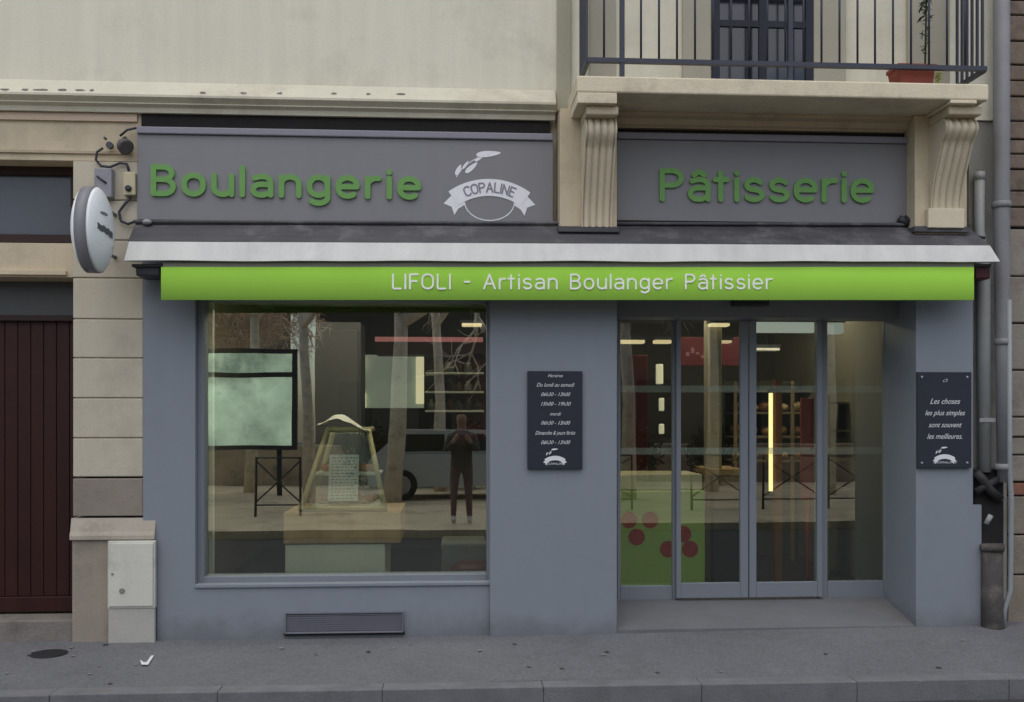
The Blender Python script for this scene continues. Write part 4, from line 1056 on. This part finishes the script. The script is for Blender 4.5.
ceil_lamp(655, 672, 341.5, 2.41, 3.4, W, .7, 'shorter warm bar lamp just left of the first door upright')
ceil_lamp(711, 730, 324.5, 1.9, 3, W, .9, 'warm bar lamp near the top of the left sliding door')
ceil_lamp(714, 732, 341.5, 2.3, 2.6, W, .6, 'dim warm bar lamp below the brighter one behind the left sliding door')
ceil_lamp(757, 817, 327, 1.2, 10, (.75, .8, .72), .42, 'wide pale glowing panel for a sky reflection at the top of the right sliding door')  # pale glow stands in for sky reflected in the door glass
ceil_lamp(827, 844, 328, 1.25, 11, (.75, .8, .72), .33, 'small pale glowing panel behind the top of the right side light')  # dimmer glowing panel beside the wide pale one
ceil_lamp(757, 780, 349, 3.0, 3, (.8, .75, .6), .25, 'faint bar lamp deep in the shop behind the right sliding door')
for (a, b, yy_, lb_) in ((230, 470, .9, 'added unseen fill panel above the display window counter'), (640, 860, 2.2, 'added unseen fill panel above the shop counters')):  # unseen glowing panels added to brighten the shop interior
    th = thing('ceiling_lamp_and_fill', lb_, 'ceiling lamp', (X((a+b)/2, yy_), yy_, 2.95))
    m = MB(); m.box(X(a, yy_), X(b, yy_), yy_, yy_ + .25, 2.93, 2.99, .01); m.build('diffuser', emis('fill_panel_' + str(a), (1, .86, .66), 14.0), th)
    m = MB(); m.box(X(a, yy_) - .02, X(b, yy_) + .02, yy_ - .02, yy_ + .27, 2.992, 3.018); m.build('housing', M_IRON, th)
# vertical neon tube
Yn = 1.5
nt_ = thing('neon_tube', 'upright glowing yellow neon tube behind the right sliding door', 'neon lamp', (X(770.5, Yn), Yn, Z(770, 491, Yn)))
m = MB(); m.tube([P(770.8, 491, Yn), P(770.8, 393, Yn)], .019, 12); m.build('tube', emis('neon', (1.0, .80, .36), 1.7), nt_)
m = MB(); m.tube([P(770.8, 491.5, Yn), P(770.8, 496, Yn)], .032, 12); m.tube([P(770.8, 392.5, Yn), P(770.8, 388, Yn)], .032, 12); m.build('cap', M_IRON, nt_)
m = MB(); m.box(X(776, Yn), X(783, Yn), Yn + .02, Yn + .12, .06, Z(780, 380, Yn)); m.build('glow_strip', mat('brown_glow', (.22, .09, .03), .5, .1, 5), None, 'brown strip standing in for the glow of the neon tube beside it', 'post', loc=(X(780, Yn), Yn + .2, .06))  # brown colour stands in for the orange glow around the tube

# green counter with red discs
Yg = 1.3
gc = thing('green_counter', 'light green shop counter decorated with red cherry discs behind the entrance', 'counter', (X(660, Yg), Yg + .3, .06))
m = MB(); m.box(X(612, Yg), X(705, Yg), Yg, Yg + .7, .10, Z(660, 491, Yg), .01); m.build('front', mat('counter_green', (.36, .50, .12), .4, .08, 3), gc)
m = MB(); m.box(X(610, Yg), X(705, Yg), Yg + .10, Yg + .7, Z(660, 490.5, Yg) , Z(660, 475, Yg), .01); m.build('top', mat('counter_cream', (.74, .67, .44), .4, .1, 5), gc)
M_CHERRY = mat('cherry_red', (.38, .035, .03), .4, .1, 6)
for (px, py) in ((629, 520), (650, 520), (636.5, 537), (668, 549), (683, 534), (690, 549)):
    m = MB(); pt = P(px, py, Yg); m.lathe([(.076, 0), (.076, .004)], (pt.x, Yg - .0005, pt.z), (0, -1, 0), 28); m.build('cherry_disc', M_CHERRY, gc)
m = MB(); m.box(X(612, Yg), X(705, Yg), Yg + .03, Yg + .7, .061, .099); m.build('kick_plate', M_IRON, gc)
Ym = 2.9
mbd = thing('menu_board', 'dark red board with faint pale writing hanging behind the left sliding door', 'menu board', (X(705, Ym), Ym, Z(705, 366, Ym)))
m = MB(); m.box(X(676, Ym), X(741, Ym), Ym, Ym + .04, Z(705, 366, Ym), Z(705, 337, Ym), .006); m.build('board', mat('board_red', (.07, .008, .014), .5, .1, 4), mbd)
m = MB()
for k_ in range(7):
    x = X(686 + k_*5, Ym); z = Z(705, 356 - 3*math.sin(k_*1.3), Ym); m.box(x, x + .035, Ym - .004, Ym - .001, z, z + .04 + .02*math.sin(k_*2))
m.build('lettering', mat('board_pink', (.20, .10, .11), .5), mbd)
m = MB(); m.box(X(632, 2.6), X(648, 2.6), 2.6, 2.9, .06, Z(640, 355, 2.6), .01); m.build('red_column', M_DKRED, None, 'dark red upright panel behind the left side light', 'panel', loc=(X(640, 2.6), 2.7, .06))
for (a_, b_, tt, bb_, lab) in ((659, 665, 398, 411, 'upper small warm lamp behind the left side light'), (659, 665, 424, 434, 'lower small warm lamp behind the left side light'), (656, 664, 364, 384, 'topmost small pale lamp behind the left side light')):
    m = MB(); m.box(X(a_ + .8, 2.5), X(b_ - .6, 2.5), 2.5, 2.56, Z(660, bb_, 2.5), Z(660, tt, 2.5), .01); m.build('wall_lamp', emis('spot' + str(tt), (1, .92, .65), .42), None, lab, 'wall lamp', loc=(X(660, 2.5), 2.5, Z(660, bb_, 2.5)))
m = MB(); m.box(X(710, 2.0), X(722, 2.0), 2.0, 2.25, .06, 3.0, .01); m.build('pale_column', mat('column_tan', (.36, .33, .24), .6, .1, 4), None, 'pale tan column behind the left sliding door', 'column', loc=(X(716, 2.0), 2.1, .06))
td = thing('till_desk', 'wooden topped till desk with a dark base at the right of the green counter', 'desk', (X(726, 1.9), 2.1, .061))
m = MB(); m.box(X(713, 1.9), X(742, 1.9), 1.9, 2.5, .061, Z(726, 508, 1.9), .01); m.build('base', M_IRON, td)
m = MB(); m.box(X(713, 1.9), X(742, 1.9), 1.9, 2.5, Z(726, 507.7, 1.9), Z(726, 476, 1.9), .01); m.build('front', M_SHELFW, td)
m = MB(); m.box(X(711, 1.9), X(744, 1.9), 1.88, 2.52, Z(726, 475.5, 1.9), Z(726, 469, 1.9), .006); m.build('top', M_TAN, td)
m = MB(); m.box(X(801, 1.4), X(814, 1.4), 1.4, 1.43, Z(808, 500, 1.4), Z(808, 398, 1.4), .005); m.tube([P(807.5, 500, 1.42), (X(807.5, 1.42), 1.42, .07)], .02, 8); m.build('red_banner', mat('banner_red', (.32, .06, .05), .6, .25, 5), None, 'upright red banner stand right of the neon tube', 'banner', loc=(X(807, 1.4), 1.42, .06))
m = MB()
for py in (402, 430, 459, 488): m.box(X(830, 2.2), X(884, 2.2), 2.2, 2.5, Z(850, py + 2, 2.2), Z(850, py, 2.2))
m.box(X(828, 2.2), X(829.9, 2.2), 2.2, 2.5, .06, Z(850, 395, 2.2)).box(X(884.1, 2.2), X(886, 2.2), 2.2, 2.5, .06, Z(850, 395, 2.2))
m.build('bread_rack', mat('rack_olive', (.24, .23, .12), .5, .2, 5), None, 'olive bread rack behind the right side light', 'rack', loc=(X(857, 2.2), 2.3, .06))

# ================================================================== FAR SIDE OF THE STREET (mirrored in the glass)
RY = 2 * YG          # mirror plane of the display window
def R(px, py, dist):
    """point 'dist' metres in front of the glass whose mirror image is photographed at px,py"""
    p = P(px, py, YG + dist); return Vector((p.x, RY - p.y, p.z))
def rx(px, dist): return R(px, HOR, dist).x
def rz(px, py, dist): return R(px, py, dist).z
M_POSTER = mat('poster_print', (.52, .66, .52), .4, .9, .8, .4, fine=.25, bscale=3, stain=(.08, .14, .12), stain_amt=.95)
_nt = M_POSTER.node_tree; _b = _nt.nodes['Principled BSDF']; _nt.links.new(_b.inputs['Base Color'].links[0].from_socket, _b.inputs['Emission Color']); _b.inputs['Emission Strength'].default_value = 1.0  # poster given its own glow to look as bright as in sunlight
d_ = 14.0
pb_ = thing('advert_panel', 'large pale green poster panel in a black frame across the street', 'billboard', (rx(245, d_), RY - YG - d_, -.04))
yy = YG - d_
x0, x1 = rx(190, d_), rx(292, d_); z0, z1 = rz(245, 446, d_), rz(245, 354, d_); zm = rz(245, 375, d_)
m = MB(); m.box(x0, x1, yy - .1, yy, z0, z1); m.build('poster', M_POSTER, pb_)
m = MB()
for q in ((x0 - .1, x1 + .1, z1 + .001, z1 + .1), (x0 - .1, x1 + .1, z0 - .1, z0 - .001), (x0 - .1, x0 - .001, z0, z1), (x1 + .001, x1 + .1, z0, z1)): m.box(q[0], q[1], yy - .11, yy + .05, q[2], q[3])
m.box(x0, x1, yy + .001, yy + .04, zm - .05, zm + .05)
m.build('frame', M_IRON, pb_)
m = MB(); m.tube([((x0+x1)/2 - .8, yy - .05, -.05), ((x0+x1)/2 - .8, yy - .05, z0 - .1)], .06, 10).tube([((x0+x1)/2 + .8, yy - .05, -.05), ((x0+x1)/2 + .8, yy - .05, z0 - .1)], .06, 10); m.build('post', M_IRON, pb_)
# barriers
dbar = 9.6
def barrier(px0, px1, lab):
    yb_ = YG - dbar; xa, xb = rx(px0, dbar), rx(px1, dbar)
    t = thing('street_barrier', lab, 'barrier', ((xa+xb)/2, yb_, -.04), 'pedestrian barriers across the street')
    m = MB(); m.tube([(xa, yb_, -.06), (xa, yb_, .95), (xb, yb_, .95), (xb, yb_, -.06)], .024, 10); m.build('frame', M_IRON, t)
    m = MB(); m.tube([(xa, yb_, .15), (xb, yb_, .15)], .014, 8); m.tube([(xa, yb_, .2), (xb, yb_, .9)], .014, 8); m.tube([(xa, yb_, .9), (xb, yb_, .2)], .014, 8); m.build('bracing', M_IRON, t)
for a_, b_ in ((256, 300), (560, 640), (700, 760), (775, 835), (845, 905)): barrier(a_, b_, 'dark crossed street barrier mirrored in the shop glass')
# bare plane trees
def tree(px, dist, hgt, r0, seed, lab):
    rr = random.Random(seed); base = Vector((rx(px, dist), YG - dist, -.06))
    t = thing('street_tree', lab, 'tree', base, 'bare trees across the street')
    tm = MB(); top = base + Vector((rr.uniform(-.2, .2), 0, hgt * .45))
    tm.tube([base, lerp(base, top, .5) + Vector((.05, 0, 0)), top], [r0, r0*.8, r0*.65], 10); tm.build('trunk', M_BARK, t)
    br = MB()
    def grow(p, d, l, r, dep):
        q = p + d * l; mid = lerp(p, q, .5) + Vector((rr.gauss(0, .06), rr.gauss(0, .06), rr.gauss(0, .04))) * l
        br.tube([p, mid, q], [r, r*.8, r*.6], 5 if dep > 1 else 7, False)
        if dep < 4:
            for _ in range(3 if dep < 3 else 3):
                nd = (d + Vector((rr.gauss(0, .55), rr.gauss(0, .55), rr.gauss(.05, .4)))).normalized(); grow(lerp(mid, q, rr.uniform(.3, 1)), nd, l * rr.uniform(.6, .8), r * .55, dep + 1)
    for _ in range(5):
        grow(top - Vector((0, 0, rr.uniform(0, .5))), Vector((rr.gauss(0, .6), rr.gauss(0, .6), .8)).normalized(), hgt * .2, r0 * .5, 0)
    br.build('branches', M_BARK, t)
M_BARK = mat('plane_bark', (.72, .62, .50), .9, .25, 6, .1, .3, 30, stain=(.16, .13, .1), stain_amt=.7)
tree(309, 11, 8.5, .13, 1, 'bare young tree right of the advert panel')
tree(392, 12, 9, .2, 2, 'bare thick tree opposite the display window')
tree(150, 13, 9, .2, 3, 'bare tree far left across the street')
tree(636, 12, 9, .17, 4, 'bare tree opposite the entrance')
tree(250, 15, 9.5, .15, 6, 'bare tree standing behind the advert panel')
tree(440, 15, 9.5, .15, 8, 'bare slim tree behind the dark shrubs opposite the window')
tree(720, 14, 9.5, .16, 9, 'bare tree opposite the sliding doors')
tree(840, 13, 9, .2, 5, 'bare tree opposite the right pillar')
# far houses and hedge-wall
def farhouse(x0, x1, y, h, colr, lab):
    t = thing('far_house', lab, 'building', ((x0+x1)/2, y, -.04))
    m = MB(); m.box(x0, x1, y - 6, y, -.05, h); m.build('wall', mat('far_wall', colr, .9, .08, 1), t)
    m = MB(); m.box(x0 - .2, x1 + .2, y - 6.2, y + .3, h + .001, h + .4); m.build('roof', mat('far_roof', (.12, .07, .05), .8), t)
    n = int((x1 - x0) / 2.4)
    for i in range(n):
        for fz in (1.0, 4.0):
            if fz + 1.8 > h: continue
            xc = x0 + (i + .5) * (x1 - x0) / n
            m = MB(); m.box(xc - .55, xc + .55, y + .001, y + .03, fz, fz + 1.8); m.build('window', mat('far_pane', (.03, .035, .04), .2), t)
farhouse(-16, -5.5, -21, 5.2, (.34, .30, .25), 'low tan house across the street')
farhouse(-4.5, 3.5, -26, 5.6, (.09, .085, .075), 'grey brown house across the street')
farhouse(5.0, 16, -22, 5.0, (.12, .11, .09), 'low beige house across the street')
m = MB(); m.box(-30, 30, -17.4, -17.0, -.05, .95, .02); m.build('garden_wall', mat('garden_wall', (.46, .35, .26), .9, .45, 2, stain=(.10, .08, .06), stain_amt=.95), None, 'low brown garden wall along the far pavement', 'wall', loc=(0, -17.2, 0))

M_HEDGE = mat('dry_hedge', (.75, .60, .48), .9, .4, 8)
M_SHRUB = mat('dark_shrub', (.05, .05, .04), .9, .5, 8)
def blob(px, dist, z, r, n, ln, mm, seed, name, lab, grp, wd=.35):
    rr = random.Random(seed); c = Vector((rx(px, dist), YG - dist, z)); b_ = leafblob(c, r, n, ln, rr, wd); b_.build(name, mm, None, lab, 'shrub', grp, loc=(c.x, c.y, -.04))
blob(225, 19, 4.1, (2.8, .8, 1.4), 2600, .30, M_HEDGE, 11, 'dry_bush', 'tall dry brown bush showing above the advert panel', None, .07)
for i_, (px_, ds) in enumerate(((372, 16), (430, 16.4), (470, 15.8), (640, 16), (720, 16.3))): blob(px_, ds, .75, (.75, .5, .8), 900, .11, M_SHRUB, 20 + i_, 'dark_shrub', 'dark rounded shrub along the far pavement', 'dark shrubs along the far pavement')
def car(px, dist, lab):
    xc = rx(px, dist); yc = YG - dist; t = thing('parked_car', lab, 'car', (xc, yc, -.04))
    z = -.04; M_CAR = mat('car_white', (.5, .52, .5), .3, .03, 3, .5, coat=.5); M_CG = mat('car_glass', (.02, .022, .022), .08, .1, 3, .7); M_TY = mat('tyre', (.02, .02, .02), .9)
    low = [(-2.0, .28), (2.0, .28), (2.05, .6), (1.95, .82), (1.1, .95), (-1.9, .95), (-2.05, .7)]
    top = [(-1.85, .955), (1.0, .955), (.45, 1.42), (-1.35, 1.45)]
    m = MB(); m.prism([(xc + a, z + b) for a, b in low], 'y', yc - .85, yc + .85); m.build('body', M_CAR, t)
    m = MB(); m.prism([(xc + a, z + b) for a, b in top], 'y', yc - .74, yc + .74); m.build('cabin', M_CAR, t)
    for (a, b) in ((-1.55, -.45), (-.38, .62)):
        m = MB(); q = [(a, 1.0), (b, 1.0), (b - (.28 if b > 0 else 0), 1.36), (a + (.14 if a < -1 else 0), 1.36)]
        m.prism([(xc + u, z + v) for u, v in q], 'y', yc + .735, yc + .75); m.build('window', M_CG, t)
    for a in (-1.3, 1.3):
        for b in (-.80, .72):
            m = MB(); m.lathe([(.30, 0), (.31, .02), (.31, .16), (.30, .18)], (xc + a, yc + b, z + .31), (0, 1, 0), 24); w_ = m.build('wheel', M_TY, t)
            m = MB(); m.lathe([(.19, 0), (.17, .012)], (xc + a, yc + b + .181, z + .31), (0, 1, 0), 18); m.build('rim', M_STEEL, w_)
    for b in (-.6, .6):
        m = MB(); m.ball((xc + 2.03, yc + b, z + .68), (.03, .13, .07)); m.build('headlight', M_WHITE, t)
car(466, 13.4, 'small white car parked across the street mirrored in the display window')
# the person who takes the photograph, mirrored in the window
def person(px):
    base = Vector((.19, -D - .45, -.04)); 
    t = thing('person', 'person standing across the road photographing the shop in dark trousers', 'person', base)
    bpy_me = bpy.data.meshes.new('body'); J = [(0, 0, .95), (0, 0, 1.2), (0, -.01, 1.42), (0, .0, 1.50), (0, .02, 1.61), (0, .03, 1.69),
        (-.10, 0, .88), (-.12, .02, .48), (-.13, 0, .08), (-.13, .16, .04), (.10, 0, .88), (.12, .02, .48), (.13, 0, .08), (.13, .16, .04),
        (-.18, 0, 1.40), (-.26, .06, 1.16), (-.10, .24, 1.36), (-.05, .28, 1.44), (.18, 0, 1.40), (.26, .06, 1.16), (.10, .24, 1.36), (.05, .28, 1.44), (0, .025, 1.77)]
    E = [(0,1),(1,2),(2,3),(3,4),(4,5),(0,6),(6,7),(7,8),(8,9),(0,10),(10,11),(11,12),(12,13),(2,14),(14,15),(15,16),(16,17),(2,18),(18,19),(19,20),(20,21),(5,22)]
    Rr = [.15, .15, .15, .055, .08, .095, .095, .065, .045, .04, .095, .065, .045, .04, .065, .05, .035, .035, .065, .05, .035, .035, .06]
    bpy_me.from_pydata(J, E, []); ob = bpy.data.objects.new('tmp', bpy_me); COL.objects.link(ob)
    sk = ob.modifiers.new('s', 'SKIN'); 
    for v, r in zip(bpy_me.skin_vertices[0].data, Rr): v.radius = (r, r)
    bpy_me.skin_vertices[0].data[0].use_root = True
    ob.modifiers.new('d', 'SUBSURF').levels = 2
    dg = bpy.context.evaluated_depsgraph_get(); dg.update()
    me = bpy.data.meshes.new_from_object(ob.evaluated_get(dg)); bpy.data.objects.remove(ob)
    mats = [mat('coat_brown', (.10, .085, .075), .8, .35, 7), mat('trousers', (.17, .10, .10), .8, .35, 6), mat('skin', (.45, .27, .2), .6), mat('shoe_pale', (.5, .48, .44), .6)]
    for q in mats: me.materials.append(q)
    for p in me.polygons:
        p.use_smooth = True; z = p.center.z; y = p.center.y
        p.material_index = 3 if z < .12 else 2 if (z > 1.50 or (y > .22 and z > 1.2)) else (0 if z > .9 else 1)
    o = bpy.data.objects.new('body', me); COL.objects.link(o); o.parent = t; OFF[o.name] = base
    m = MB(); m.box(base.x - .07, base.x + .07, base.y + .24, base.y + .30, base.z + 1.42, base.z + 1.52, .012); m.lathe([(.032, 0), (.030, .05)], base + Vector((0, .30, 1.47)), (0, 1, 0), 16)
    cm_ = m.build('compact_camera', mat('camera_grey', (.25, .25, .26), .4), None, 'small grey compact camera held up by the person across the road', 'camera', loc=base + Vector((0, .27, 1.47)))
    m = MB(); m.ball(base + Vector((0, -.015, 1.755)), (.088, .10, .075)); m.build('hair', mat('hair', (.05, .03, .02), .7), t)
person(465)

# ================================================================== CAMERA, LIGHT, WORLD
cam = bpy.data.cameras.new('camera'); co = bpy.data.objects.new('camera', cam); COL.objects.link(co)
co.location = (0, -D, H); co.rotation_euler = (PI/2, 0, -PSI)
cam.sensor_width = 36; cam.lens = 36 * F / 1024; cam.shift_y = (HOR - 351) / 1024; cam.clip_start = .05; cam.clip_end = 500
sc.camera = co
EL, AZ = math.radians(66), math.radians(195)      # soft light of a hazy sky, from over the street
S = Vector((math.sin(AZ) * math.cos(EL), math.cos(AZ) * math.cos(EL), math.sin(EL)))
sun = bpy.data.lights.new('sun', 'SUN'); sun.energy = 1.9; sun.angle = math.radians(105); sun.color = (1, .93, .82)
so = bpy.data.objects.new('sun', sun); COL.objects.link(so); so.rotation_euler = (-S).to_track_quat('-Z', 'Y').to_euler()
w = bpy.data.worlds.new('World'); sc.world = w; w.use_nodes = True; nt = w.node_tree
sky = nt.nodes.new('ShaderNodeTexSky'); sky.sky_type = 'NISHITA'; sky.sun_disc = False; sky.sun_elevation = EL; sky.sun_rotation = AZ; sky.dust_density = 2.0; sky.air_density = 1.0
nt.links.new(sky.outputs[0], nt.nodes['Background'].inputs['Color']); nt.nodes['Background'].inputs['Strength'].default_value = .15
sc.view_settings.view_transform = 'Standard'; sc.view_settings.look = 'None'; sc.view_settings.exposure = 0; sc.view_settings.gamma = 1
sc.render.engine = 'CYCLES'; sc.cycles.max_bounces = 8; sc.cycles.transparent_max_bounces = 12
